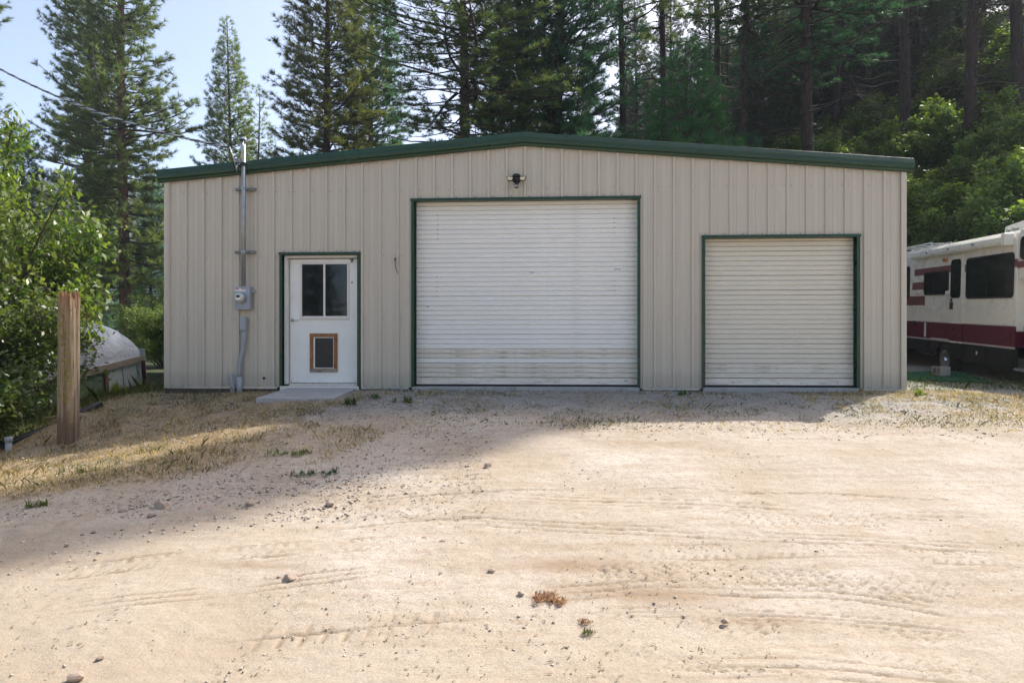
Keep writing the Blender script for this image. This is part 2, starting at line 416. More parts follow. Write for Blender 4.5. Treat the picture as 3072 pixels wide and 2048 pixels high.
lawn = sstep((-X-1.6)/2.2+.6*(vnoise(X*1.1, Y*1.1, 21)-.5))*sstep((Y-5.2-.25*(X+6))/1.2)
upper = sstep((Y-8.1-.9*(vnoise(X*.7, Y*.7, 22)-.5)-.05*X)/1.6)
rough_ = np.clip(np.maximum(lawn, upper), 0, 1)
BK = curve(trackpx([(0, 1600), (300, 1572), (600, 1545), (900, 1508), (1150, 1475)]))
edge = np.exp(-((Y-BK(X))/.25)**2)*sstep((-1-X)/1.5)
Z = Z+dm*(D*(1-.75*rough_)+edge*.03*vnoise(X*9, Y*9, 5)+rough_*((vnoise(X*5, Y*5, 31)-.5)*.03+(vnoise(X*16, Y*16, 32)-.5)*.018))
# keep the sheet below the slab
ub = (X+5.879); inside = (X > -5.7) & (X < 6.1) & (Y > 11.9-.057*(X+5.879)) & (Y < 23)
Z = np.where(inside, np.minimum(Z, -.06), Z)
q_ = .85*X+.5*Y-18
ny, nx = X.shape
idx = np.arange(nx*ny).reshape(ny, nx)
FQ = np.stack([idx[:-1, :-1], idx[:-1, 1:], idx[1:, 1:], idx[1:, :-1]], -1).reshape(-1, 4)
def groundmat():
    m, nt, b, o = newmat('ground_soil')
    def attr(n): a = N(nt, 'ShaderNodeAttribute', attribute_name=n); return a.outputs['Fac']
    n1 = noise(nt, .8, 5, .6); n2 = noise(nt, 7, 6, .7); n3 = noise(nt, 60, 4, .75); n4 = noise(nt, 190, 3, .7)
    sand = mix(nt, ramp(nt, n1, [(.35, 0.), (.68, 1.)]), (.41, .345, .268), (.55, .50, .44))
    st = noise(nt, 3.0, 6, .7, sc=(.35, 3.2, 1), dist=.3)
    sand = mix(nt, ramp(nt, st, [(.48, 0.), (.7, .7)]), sand, (.33, .25, .17))
    sand = mix(nt, ramp(nt, n2, [(.45, 0.), (.75, .55)]), sand, (.35, .275, .195))
    sand = mix(nt, ramp(nt, n3, [(.60, 0.), (.72, .6)]), sand, (.25, .195, .14))
    sand = mix(nt, ramp(nt, n4, [(.47, 0.), (.62, .6)]), sand, (.26, .20, .14))
    n7 = noise(nt, 70, 5, .85); sand = mix(nt, ramp(nt, n7, [(.56, 0.), (.64, .9)]), sand, (.20, .15, .105)); sand = mix(nt, ramp(nt, n7, [(.36, .7), (.43, 0.)]), sand, (.64, .59, .52))
    n9 = noise(nt, 22, 6, .85, sc=(.6, 1.6, 1)); sand = mix(nt, ramp(nt, n9, [(.59, 0.), (.66, .8)]), sand, (.24, .18, .12))
    n6 = noise(nt, 28, 5, .75); sand = mix(nt, ramp(nt, n6, [(.54, 0.), (.66, .55)]), sand, (.29, .225, .155))
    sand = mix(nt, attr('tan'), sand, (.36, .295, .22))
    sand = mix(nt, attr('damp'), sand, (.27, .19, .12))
    sand = mix(nt, attr('loose'), sand, (.22, .16, .10))  # darker colour in the tread grooves
    grav = mix(nt, ramp(nt, n3, [(.3, 0.), (.7, 1.)]), (.17, .165, .15), (.37, .37, .35))
    n8 = noise(nt, 30, 5, .85)
    grav = mix(nt, ramp(nt, n8, [(.53, 0.), (.60, .95)]), grav, (.07, .07, .055)); grav = mix(nt, ramp(nt, n8, [(.38, .85), (.44, 0.)]), grav, (.52, .52, .48))
    grav = mix(nt, ramp(nt, n4, [(.45, 0.), (.6, .6)]), grav, (.11, .11, .095))
    grav = mix(nt, ramp(nt, n2, [(.4, 0.), (.7, .6)]), grav, (.30, .30, .28))
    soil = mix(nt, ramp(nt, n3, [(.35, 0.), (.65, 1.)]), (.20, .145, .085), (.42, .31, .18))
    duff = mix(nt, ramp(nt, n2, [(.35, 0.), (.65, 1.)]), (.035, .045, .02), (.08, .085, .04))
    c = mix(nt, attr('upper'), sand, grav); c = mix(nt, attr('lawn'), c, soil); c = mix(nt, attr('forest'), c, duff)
    nt.links.new(c, b.inputs['Base Color']); b.inputs['Roughness'].default_value = .95; b.inputs['Specular IOR Level'].default_value = .2
    p = bump(nt, n2, .35, .02); p = bump(nt, n3, .6, .012, prev=p); bump(nt, n4, .5, .005, b, prev=p)
    return m
M['ground'] = groundmat()
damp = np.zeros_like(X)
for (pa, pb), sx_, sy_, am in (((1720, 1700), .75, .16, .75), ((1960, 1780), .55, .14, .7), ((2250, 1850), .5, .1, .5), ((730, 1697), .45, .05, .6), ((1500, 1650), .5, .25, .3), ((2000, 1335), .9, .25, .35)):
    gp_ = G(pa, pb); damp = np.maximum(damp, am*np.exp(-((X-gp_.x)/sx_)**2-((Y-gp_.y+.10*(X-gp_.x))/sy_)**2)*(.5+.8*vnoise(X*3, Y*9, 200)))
forest = np.clip(sstep((q_+2)/4)+sstep((Y-24)/6)+sstep((-X-6.8)/1.5)*sstep((Y-6)/3), 0, 1)
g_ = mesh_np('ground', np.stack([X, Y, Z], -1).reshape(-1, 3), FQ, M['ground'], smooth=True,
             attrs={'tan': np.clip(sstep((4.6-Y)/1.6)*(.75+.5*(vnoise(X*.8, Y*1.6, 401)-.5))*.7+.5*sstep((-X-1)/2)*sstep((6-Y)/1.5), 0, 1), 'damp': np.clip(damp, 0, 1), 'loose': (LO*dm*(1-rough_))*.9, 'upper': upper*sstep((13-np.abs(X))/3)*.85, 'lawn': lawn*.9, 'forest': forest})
tag(g_, kind='structure')

# ------------------------------------------------------------------ building
TH = math.atan(.0572); BC, BS = math.cos(TH), math.sin(TH)
BX, BY = -5.879, 11.6
def W(u, v=0, z=0): return Vector((BX+u*BC+v*BS, BY-u*BS+v*BC, z))
def uz(px, py=1035, off=0):
    """wall coordinates (u, z) of a feature; off = metres proud of the wall"""
    a = (px-CX)/F
    x0, y0 = BX-off*BS, BY-off*BC
    u = (a*y0-x0)/(BC+a*BS); Yw = y0-u*BS
    return u, CAMZ-(py-HY)/F*Yw
WID, DEP = 12.17, 12.2
bld = empty('metal_building', (BX, BY, 0), -TH)
tag(bld, 'beige ribbed metal workshop with green roof trim and two white roller doors', 'building')
def ztop(u): return 3.50+.085*min(u, WID-u)
rib0 = uz(560)[0]; rsp = (uz(2651.8)[0]-rib0)/38
openings = []
def opening(pxl, pxr, pyt): 
    ul, zt = uz(pxl, pyt); ur, _ = uz(pxr, pyt); openings.append((ul, ur, zt)); return ul, ur, zt
OM = opening(842, 1081, 764); OB = opening(1236, 1919, 603); OS_ = opening(2106, 2576, 713)
def prof_pts():
    pts = [(0., 0.)]
    for k in range(-1, 40):
        r = rib0+k*rsp
        for mu in (-rsp*.36, -rsp*.2): pass
        pts += [(r-.027, 0), (r-.018, -.034), (r+.018, -.034), (r+.027, 0)]
        for off in (rsp*.36, rsp*.64):
            pts += [(r+off-.010, 0), (r+off-.005, -.006), (r+off+.005, -.006), (r+off+.010, 0)]
    return [p for p in sorted(set(pts)) if -1e-6 <= p[0] <= WID]+[(WID, 0.)]
PP = prof_pts()
edges_u = sorted(set([0]+[rib0+rsp*(3*k+1)-.036 for k in range(13)]+[WID]))
for si in range(len(edges_u)-1):
    a, b_ = edges_u[si], edges_u[si+1]
    px_ = [p[0] for p in PP]; py_ = [p[1] for p in PP]
    cuts = sorted(set([a, b_]+[p for p in px_ if a < p < b_]+[e for o in openings for e in o[:2] if a < e < b_]))
    mb = MB(); off = -.0016*(si % 2)
    for u0, u1 in zip(cuts[:-1], cuts[1:]):
        if u1-u0 < 1e-5: continue
        zb = 0.0; mid = (u0+u1)/2
        for ol, orr, ot in openings:
            if ol < mid < orr: zb = ot
        y0, y1 = np.interp(u0, px_, py_)+off, np.interp(u1, px_, py_)+off
        mb.add([(u0, y0, zb), (u1, y1, zb), (u1, y1, ztop(u1)), (u0, y0, ztop(u0))], [(0, 1, 2, 3)])
    mb.build('wall_panel', M['wall'], bld)
# corner trims, base strip, foundation, side and back walls
MB().box(-.012, .055, -.042, -.034, 0, ztop(0)).box(-.012, -.004, -.034, .08, 0, ztop(0)).build('corner_trim', M['wall'], bld)
MB().box(WID-.07, WID+.012, -.042, -.034, 0, ztop(0)).box(WID+.004, WID+.012, -.034, .08, 0, ztop(0)).build('corner_trim', M['wall'], bld)
def ribbed_side(u, sgn, name):
    mb = MB(); n = int(DEP/.3)
    for k in range(n):
        y0 = .08+k*.3
        zz = ztop(0)+.1
        for (a, b_, d0, d1) in ((0, .06, 0, .032), (.06, .08, .032, .032), (.08, .12, .032, 0), (.12, .3, 0, 0)):
            mb.add([(u+sgn*d0, y0+a, -.02), (u+sgn*d1, y0+b_, -.02), (u+sgn*d1, y0+b_, zz), (u+sgn*d0, y0+a, zz)], [(0, 1, 2, 3)])
    mb.build(name, M['wall'], bld)
ribbed_side(-.002, -1, 'side_wall'); ribbed_side(WID+.002, 1, 'side_wall')
MB().prism([(0, 0), (WID, 0), (WID, 3.6), (WID/2, 4.1), (0, 3.6)], DEP-.05, DEP).build('back_wall', M['wall'], bld)
for (a, b_) in ((0, OM[0]-.04), (OM[1]+.04, OB[0]-.05), (OB[1]+.05, OS_[0]-.05), (OS_[1]+.05, WID)):
    MB().box(a-.01, b_+.01 if b_ == WID else b_, -.055, -.0355, -.022, .006).build('base_strip', M['alu'], bld)
MB().box(0, WID, -.02, .6, -.5, -.024).build('foundation', M['found'], bld)
MB().box(0.02, WID-.02, .6, DEP-.1, -.5, -.03).build('floor_slab', M['found'], bld)
MB().box(.05, WID-.05, .9, .95, 0, 3.4).build('inner_lining', M['dark'], bld)
# roof and rake trim
def roofprof(z0, z1, ex): 
    return [(-ex, z0-.085*ex), (WID/2, z0+.085*WID/2), (WID+ex, z0-.085*ex), (WID+ex, z1-.085*ex), (WID/2, z1+.085*WID/2), (-ex, z1-.085*ex)]
MB().prism(roofprof(3.60, 3.66, .10), .12, DEP+.1).build('roof', M['greenroof'], bld)
for k in range(40):
    pass
def rake(u0, u1, name='rake_trim'):
    # cross-section (y,z) relative to roof line, swept along the slope
    cs = [(-.052, 3.455), (-.075, 3.462), (-.085, 3.49), (-.118, 3.51), (-.125, 3.535), (-.122, 3.575), (-.130, 3.590), (-.088, 3.672), (.05, 3.700), (.16, 3.705), (.16, 3.66), (-.04, 3.63), (-.04, 3.455)]
    def z(u): return .085*(u if u < WID/2+1e-6 else WID-u)
    us = [u0, u1]; mb = MB(); n = len(cs)
    vs = [(u, y, zz+z(u)) for u in us for (y, zz) in cs]
    mb.add(vs, [(i, (i+1) % n, (i+1) % n+n, i+n) for i in range(n)]+[tuple(range(n)), tuple(range(2*n-1, n-1, -1))])
    return mb.build(name, M['green'], bld, bevel=.004)
segs = [-.10, 3.02, WID/2-.02]
rake(-.10, 3.35); rake(3.352, WID/2); rake(WID/2+.001, 8.9); rake(8.902, WID+.10)
MB().prism([(WID/2-.22, 4.216), (WID/2, 4.2345), (WID/2+.22, 4.216), (WID/2+.22, 4.223), (WID/2, 4.2415), (WID/2-.22, 4.223)], .06, DEP).build('ridge_cap', M['greenroof'], bld)
# screws, joined
mb = MB()
def screw(u, z, y=-.006, r=.007): mb.prism([(u+r*math.cos(a*math.pi/3), z+r*math.sin(a*math.pi/3)) for a in range(6)], y-.006, y)
for zrow in (.035, 1.13, 2.19, 3.28):
    for k in range(-1, 39):
        r = rib0+k*rsp
        for o_ in (-.055, .055) if k % 3 == 0 else (.055,):
            u = r+o_+R.uniform(-.004, .004)
            if not 0.05 < u < WID-.05: continue
            if any(ol-.03 < u < orr+.03 and zrow < ot+.03 for ol, orr, ot in openings): continue
            if zrow > 3.2 and ztop(u) < zrow+.08: continue
            screw(u, zrow+R.uniform(-.004, .004))
for ol, orr, ot in openings:
    u = ol+.05
    while u < orr: screw(u, ot+.055, r=.009); screw(u+.09, ot+.055, r=.009); u += rsp
scr = mb.build('wall_screws', M['strut'], bld); tag(scr, kind='stuff')
# green door trims
def surround(o, tw=.055, dep=.24):
    ol, orr, ot = o
    MB().box(ol-.006, ol+tw-.012, -.046, -.036, -.02, ot+.02).box(ol-.006, ol+.004, -.036, dep, -.02, ot).build('door_jamb', M['green'], bld, bevel=.002)
    MB().box(orr-tw+.012, orr+.006, -.046, -.036, -.02, ot+.02).box(orr-.004, orr+.006, -.036, dep, -.02, ot).build('door_jamb', M['green'], bld, bevel=.002)
    MB().box(ol-.02, orr+.02, -.052, -.047, ot-.012, ot+.032).box(ol+.006, orr-.006, -.047, dep, ot-.006, ot+.004).build('door_header', M['green'], bld, bevel=.002)
for o in openings: surround(o)

def roller(o, side_l, side_r, top_gap, nm, soil):
    ol, orr, ot = o
    u0, u1 = ol+side_l, orr-side_r
    root = empty('roller_door', (0, 0, 0), 0, bld)
    pitch = .0800; zb = .165; yc = .13
    # one slat: rounded crown between two tight grooves
    cs = [(0.0, 0.022), (.004, .012), (.010, .002), (.020, -.002), (.033, -.002), (.038, .002), (.044, .002), (.050, -.002), (.062, -.003), (.070, .001), (.0765, .012), (.0800, .022)]
    def slat_mb():
        m_ = MB(); nseg = 6
        uu = np.linspace(u0, u1, nseg+1)
        vs = [(u, yc+y, z) for u in uu for (z, y) in cs]; k = len(cs)
        m_.add(vs, [(i*k+j, (i+1)*k+j, (i+1)*k+j+1, i*k+j+1) for i in range(nseg) for j in range(k-1)]); return m_
    first = slat_mb().build('slat', M['curtain' if nm == 'big' else 'curtain_reflect_tint'], root); low = slat_mb().build('slat', M['curtain_low'], root)
    n = int((ot-zb)/pitch)+1; placed = set()
    for k in range(n):
        src = low if (k < soil-2 or (k < soil+2 and R.random() < .5)) else first
        s = src if src.name not in placed else src.copy()
        placed.add(src.name)
        if s is not src: COL.objects.link(s); s.parent = root
        s.location = (0, R.uniform(-.0015, .0015), zb+k*pitch); s.rotation_euler.y = R.uniform(-.0002, .0002)
    MB().box(u0, u1, yc-.004, yc+.01, .055, .163).build('bottom_panel', M['curtain_low'], root)
    MB().box(u0-.01, u1+.01, yc-.012, yc+.02, .022, .054).build('rubber_seal', M['rubber'], root)
    for sx0, sx1 in ((ol+.006, u0), (u1, orr-.006)):
        if sx1-sx0 > .012: MB().box(sx0, sx1, yc-.02, yc+.03, 0, ot-.008).build('guide_rail', M['green'], root)
    mb2 = MB()
    for k in range(7):
        uu = u0+.15+k*(u1-u0-.3)/6+R.uniform(-.1, .1); mb2.prism([(uu+.008*math.cos(a), .09+.008*math.sin(a)) for a in (0, 1, 2, 3, 4, 5)], yc-.008, yc-.004)
    tag(mb2.build('rivets', M['strut'], root), kind='stuff')
    MB().box(ol+.01, orr-.01, -.05, .24, -.08, .018).build('threshold', M['concrete'], root, bevel=.004)
    return root
rd1 = roller(OB, .052, .012, .01, 'big', 5)
rd2 = roller(OS_, .012, .030, .01, 'small', 2)
# marks on the big curtain
mb = MB()
for (a, b_, c_) in ((1843, 1852, 808), (1855, 1861, 808), (1590, 1600, 818), (1872, 1882, 1142), (1280, 1286, 920)):
    u_, z_ = uz(a, b_ and c_, -.13); u2, _ = uz(b_, c_, -.13); mb.box(u_, u2, .1245, .1265, z_-.004, z_+.006)
for (cx_, ya, yb) in ((1313, 645, 720), (1311, 820, 890), (1843, 650, 700), (1843, 830, 880)):
    for k in range(40):
        z_ = .165+.08*k; u_ = uz(cx_, 1035, -.13)[0]
        if uz(cx_, yb, -.13)[1] < z_ < uz(cx_, ya, -.13)[1]: mb.box(u_-.009, u_+.009, .125, .132, z_+.001, z_+.010)
tag(mb.build('scuff_marks', M['strut'], rd1), kind='stuff')

# entry door
ol, orr, ot = OM
u = lambda p, q=1035: uz(p, q, -.10)[0]
zz = lambda q, p=970: uz(p, q, -.10)[1]
ed = MB().box(u(870), u(1074), .10, .145, .07, zz(777)).build('entry_door', M['whitedoor'], bld, bevel=.003)
ed['label'] = 'white entry door with sliding window and wooden framed pet flap'
fr = MB()
MB().box(ol+.052, u(868), .02, .16, 0.05, ot-.012).build('frame_post', M['whitetrim'], ed, bevel=.003)
MB().box(u(1076), orr-.050, .02, .16, 0.05, ot-.012).build('frame_post', M['whitetrim'], ed, bevel=.003)
MB().box(u(868)+.001, u(1076)-.001, .02, .16, zz(775), ot-.013).build('frame_head', M['whitetrim'], ed, bevel=.003)
MB().box(ol+.01, orr-.01, -.06, .2, -.06, .022).build('door_sill', M['whitetrim'], ed, bevel=.004)
MB().box(u(868), u(1076), .075, .16, .023, .062).build('weather_strip', M['alu'], ed, bevel=.003)
wl, wr, wt, wb = u(902), u(1047), zz(788), zz(953)
m_ = MB(); fw = .028
m_.box(wl, wr, .082, .099, wt-fw, wt).box(wl, wr, .082, .099, wb, wb+fw).box(wl, wl+fw, .082, .099, wb+fw, wt-fw).box(wr-fw, wr, .082, .099, wb+fw, wt-fw)
m_.build('window_frame', M['whitetrim'], ed, bevel=.002)
um = u(974)
MB().box(um-.017, um+.017, .078, .097, wb+fw+.001, wt-fw-.001).build('window_mullion', M['whitetrim'], ed, bevel=.002)
MB().box(wl+fw+.001, um-.018, .094, .0975, wb+fw+.001, wt-fw-.001).build('pane', M['glass'], ed)
MB().box(um+.018, wr-fw-.001, .088, .0915, wb+fw+.001, wt-fw-.001).build('pane', M['glass'], ed)
MB().box(wl-.01, wr+.01, .07, .098, wb-.022, wb-.001).build('window_sill', M['whitetrim'], ed, bevel=.003)
# lever handle
h = MB(); hu, hz = u(878), zz(960)
h.tube([(hu, .099, hz), (hu, .085, hz)], .026, 12).tube([(hu, .085, hz), (hu, .055, hz)], .012, 8).tube([(hu, .055, hz), (hu+.03, .052, hz+.002), (hu+.105, .055, hz-.006)], [.011, .01, .008], 8)
h.build('door_handle', M['alu'], ed, smooth=True)
# pet door
pl, pr, pt, pb = u(930), u(1013), zz(1000), zz(1116)
bw = .062
MB().box(pl, pr, .078, .0985, pt-bw, pt).build('pet_door_board', M['wood'], ed, bevel=.003)
bb = MB().box(pl, pr, .078, .0985, pb, pb+bw).build('pet_door_board', M['woodgrey'], ed, bevel=.003)
bb['label'] = 'weathered grey bottom board of the pet door frame'
MB().box(pl+.001, pl+bw, .079, .0985, pb+bw+.001, pt-bw-.001).build('pet_door_board', M['wood'], ed, bevel=.003)
MB().box(pr-bw, pr-.001, .079, .0985, pb+bw+.001, pt-bw-.001).build('pet_door_board', M['wood'], ed, bevel=.003)
il, ir, it, ib = pl+bw+.002, pr-bw-.002, pt-bw-.002, pb+bw+.002
MB().box(il, ir, .085, .0985, it-.012, it).box(il, ir, .085, .0985, ib, ib+.012).box(il, il+.026, .085, .0985, ib+.012, it-.012).box(ir-.008, ir, .085, .0985, ib+.012, it-.012).build('pet_door_frame', M['whitetrim'], ed)
MB().box(il+.027, ir-.009, .092, .0965, ib+.013, it-.013).build('pet_flap', M['dark'], ed)
c_ = MB(); cu, cz = u(1056), zz(780); c_.box(cu-.03, cu+.03, .085, .1, cz-.005, cz+.012).tube([(cu, .09, cz-.045), (cu, .09, cz)], [.012, .022], 8)
c_.build('door_catch', M['strut'], ed)
MB().tube([(u(1056), .099, zz(848)), (u(1056), .097, zz(848))], .02, 12).build('bolt_plate', M['meterbox'], ed)
m_ = MB()
for px_ in (875, 893, 960, 1065): m_.box(u(px_)-.006, u(px_)+.006, .096, .0995, .088, .100)
tag(m_.build('door_screws', M['strut'], ed), kind='stuff')

# --------------------------- things on and by the wall
def wthing(name, px, py, off, label, cat, group=None):
    u_, z_ = uz(px, py, off); o = empty(name, W(u_, -off, z_), -TH); return tag(o, label, cat, group), u_, z_
mast, mu, mz = wthing('service_mast', 733, 858, .10, 'grey steel service mast rising from the meter past the roof edge', 'service mast')
topz = uz(733, 425, .10)[1]-mz
MB().tube([(0, -.03, 0), (0, -.03, topz)], .036, 14).build('mast_pipe', M['galv'], mast, smooth=True)
hd = MB().tube([(0, -.03, topz-.03), (0, -.03, topz), (0, -.045, topz+.03), (0, -.06, topz+.05)], [.05, .062, .058, .03], 14).build('weatherhead', M['meterbox'], mast, smooth=True)
MB().tube([(0, -.085, topz-.012), (0, -.085, topz+.008)], .05, 12).build('weatherhead_mouth', M['dark'], hd)
for i, (dx, dl) in enumerate(((-.01, .33), (.016, .36), (.03, .3))):
    MB().tube([(dx, -.10, topz), (dx+.005, -.13, topz-dl*.4), (dx+.03-.0*i, -.13, topz-dl*.75), (dx-.02, -.11, topz-dl), (dx-.10, -.10, topz-dl-.01*i)], .008, 6).build('service_wire', M['alu'], mast, smooth=True)
MB().tube([(0, -.03, topz-.42), (0, -.03, topz-.36)], .046, 12).box(-.09, -.03, -.06, -.0, topz-.41, topz-.37).build('cable_clamp', M['dark'], mast)
for py_ in (569, 757):
    zc = uz(733, py_, .06)[1]-mz; ul_, ur_ = uz(706, py_, .06)[0]-mu, uz(768, py_, .06)[0]-mu
    MB().box(ul_, ur_, .015, .06, zc-.022, zc+.022).build('strut_bar', M['strut'], mast, bevel=.004)
    MB().tube([(0, -.03, zc-.018), (0, -.03, zc+.018)], .045, 12).box(-.06, .06, -.005, .013, zc-.016, zc+.016).build('pipe_strap', M['galv'], mast)
mt, _, _ = wthing('electric_meter', 729, 895, .035, 'grey electric meter box with round glass meter under the mast', 'electric meter')
(ul_, zb_), (ur_, zt_) = uz(707, 929, .1), uz(752, 861, .1); uc, zc = uz(729, 895, .035)
MB().box(ul_-uc, ur_-uc, -.11, .0, zb_-zc, zt_-zc).build('meter_box', M['meterbox'], mt, bevel=.006)
mc_u, mc_z = uz(722, 893, .16); mc_u -= uc; mc_z -= zc
MB().tube([(mc_u, -.111, mc_z), (mc_u, -.135, mc_z)], .098, 20).build('meter_ring', M['galv'], mt, smooth=False)
gl = MB().tube([(mc_u, -.136, mc_z), (mc_u, -.20, mc_z), (mc_u, -.225, mc_z)], [.085, .08, .055], 20).build('meter_glass', M['meterglass'], mt, smooth=True)
MB().box(mc_u-.03, mc_u+.03, -.229, -.2255, mc_z, mc_z+.035).build('meter_dial', M['dark'], mt)
MB().box(mc_u-.045, mc_u+.045, -.2285, -.2255, mc_z-.04, mc_z-.012).build('meter_plate', M['paper'], mt)
MB().box(-.09, .095, -.113, -.1105, zt_-zc-.075, zt_-zc-.03).build('warning_label', M['paper'], mt)
MB().box(-.085, -.02, -.1145, -.1131, zt_-zc-.046, zt_-zc-.034).box(.035, .09, -.1145, -.1131, zt_-zc-.046, zt_-zc-.034).build('red_stripe', M['red'], mt)
MB().box(ur_-uc+.002, uz(767, 865, .05)[0]-uc, -.05, -.005, zt_-zc-.09, zt_-zc-.05).build('side_bracket', M['galv'], mt)
cn, cu_, cz_ = wthing('conduit_run', 731, 970, .05, 'grey plastic conduit bending down to the ground below the meter', 'conduit')
lz = lambda py_, px_=731: uz(px_, py_, .06)[1]-cz_
lu = lambda px_: uz(px_, 1035, .06)[0]-cu_
MB().prism(rrect(lu(722), lu(741), lz(992), lz(950), .03), -.06, 0.03).build('conduit_body', M['pvc'], cn, bevel=.008)
MB().prism(rrect(lu(724), lu(739), lz(988), lz(954), .025), -.067, -.061).build('cover_plate', M['pvc'], cn, bevel=.003)
MB().tube([(lu(733), -.01, lz(990)), (lu(733), -.01, lz(1015)), (lu(730), -.015, lz(1045)), (lu(722), -.02, lz(1080)), (lu(718), -.02, lz(1110)), (lu(718), -.02, lz(1135))], .038, 14).build('conduit_pipe', M['pvc'], cn, smooth=True)
MB().tube([(lu(719), -.02, lz(1130)), (lu(719), -.02, lz(1190))], .05, 14).build('conduit_sleeve', M['pvc'], cn, smooth=True)
sp, su, sz = wthing('pipe_stub', 692, 1122, .12, 'short open grey pipe stub leaning beside the conduit', 'pipe')
MB().tube([(0, 0, 0), (.045, 0, -.40)], .036, 12, cap=False).tube([(.001, 0, -.005), (.045, 0, -.40)], .028, 12, cap=True).build('pipe_body', M['pvc'], sp)
vp, vu, vz = wthing('vent_hole', 792, 1134, .004, 'small round black hole cap low on the wall beside the door', 'hole cap')
MB().tube([(0, .004, 0), (0, -.008, 0)], .022, 14).build('hole_cap', M['dark'], vp)
wi, wu, wz = wthing('loose_wire', 1186, 780, .01, 'short loose black and copper wire poking from the wall', 'wire')
MB().tube([(0, 0, 0), (.004, -.04, -.03), (.012, -.03, -.12), (.035, -.03, -.19), (.06, -.02, -.235)], .005, 6).tube([(0, 0, .0), (0, -.02, .03), (.0, -.03, -.01)], .01, 6).build('black_wire', M['dark'], wi)
MB().tube([(0, -.02, .0), (.06, -.03, .045), (.07, -.03, .03), (.05, -.03, -.12)], .0022, 5).build('copper_wire', M['wood'], wi)
# floodlight
fl, fu, fz = wthing('flood_light', 1550, 537, .06, 'black twin head floodlight with motion sensor above the big roller door', 'floodlight'); fl.scale = (.82, .9, .82)
MB().tube([(0, .04, .0), (0, -.02, .0), (0, -.06, 0)], [.09, .085, .05], 16).prism([(-.09, .03), (-.06, .072), (0, .088), (.06, .072), (.09, .03)], -.10, .04).build('lamp_base', M['dark'], fl, bevel=.004)
for sgn in (-1, 1):
    m_ = MB(); pts = [(.055*sgn, .012), (.205*sgn, .02), (.165*sgn, -.068), (.065*sgn, -.066)]
    m_.prism(pts, -.13, -.085); hd_ = m_.build('lamp_head', M['dark'], fl, bevel=.004)
    pts = [(.072*sgn, .0), (.188*sgn, .008), (.156*sgn, -.056), (.085*sgn, -.054)]
    MB().prism(pts, -.136, -.1305).build('lamp_lens', M['lens'], hd_)
MB().tube([(0, -.07, -.04), (0, -.09, -.13)], .012, 8).build('sensor_arm', M['dark'], fl)
MB().tube([(0, -.09, -.125), (0, -.09, -.20)], [.04, .042], 14).build('motion_sensor', M['dark'], fl, smooth=False)
MB().box(-.03, .03, -.136, -.125, -.19, -.152).build('sensor_lens', M['meterbox'], fl)
# overhead cable, three twisted strands
A = W(mu, -.16, mz+topz-.40); Bp = at(690, 443, A.y-.35); C_ = at(0, 208, 13.5); Dp = at(-900, -330, 16.5)
def catline(t):
    if t < .5: s = t*2; p = Bp.lerp(C_, s); p.z -= .32*4*s*(1-s)*.55
    else: s = (t-.5)*2; p = C_.lerp(Dp, s)
    return p
ca = empty('overhead_cable', A); tag(ca, 'twisted overhead power cable running up left from the mast', 'cable')
inv = Vector(A)
for k, (m_name, rr) in enumerate((('alu', .011), ('dark', .012), ('galv', .012))):
    pts = []
    for i in range(260):
        t = i/259; p = catline(t); L = t*24
        ph = L*9+k*2.094; pts.append(p+Vector((0, math.cos(ph), math.sin(ph)))*.013-inv)
    MB().tube(pts, rr, 5).build('cable_strand', M[m_name], ca, smooth=True)
for k, dz in enumerate((.0, -.05, .02)):
    p0 = Bp-inv; p1 = Vector((-.04, -.0, .02))
    MB().tube([p0, p0.lerp(p1, .25)+Vector((.02, -.03, -.12+dz)), p0.lerp(p1, .6)+Vector((0, -.02, -.20+dz)), p1+Vector((-.05, 0, -.03)), p1], .008 if k else .011, 6).build('drop_wire', M['alu' if k != 1 else 'dark'], ca, smooth=True)
# doorstep slab
sl = MB(); u0, u1 = uz(872)[0]-.02, uz(1072)[0]
sl.add([(0, -.06, -.005), (u1-u0, -.06, -.005), (u1-u0+.02, -1.30, -.078), (-.0, -1.32, -.078), (0, -.06, -.16), (u1-u0, -.06, -.16), (u1-u0+.02, -1.30, -.25), (0, -1.32, -.25)],
       [(3, 2, 1, 0), (4, 5, 6, 7), (0, 1, 5, 4), (1, 2, 6, 5), (2, 3, 7, 6), (3, 0, 4, 7)])
so = sl.build('doorstep_slab', M['concrete'], None, bevel=.008); so.location = W(u0); so.rotation_euler = (0, 0, -TH)
tag(so, 'pale concrete doorstep slab in front of the white entry door', 'slab')

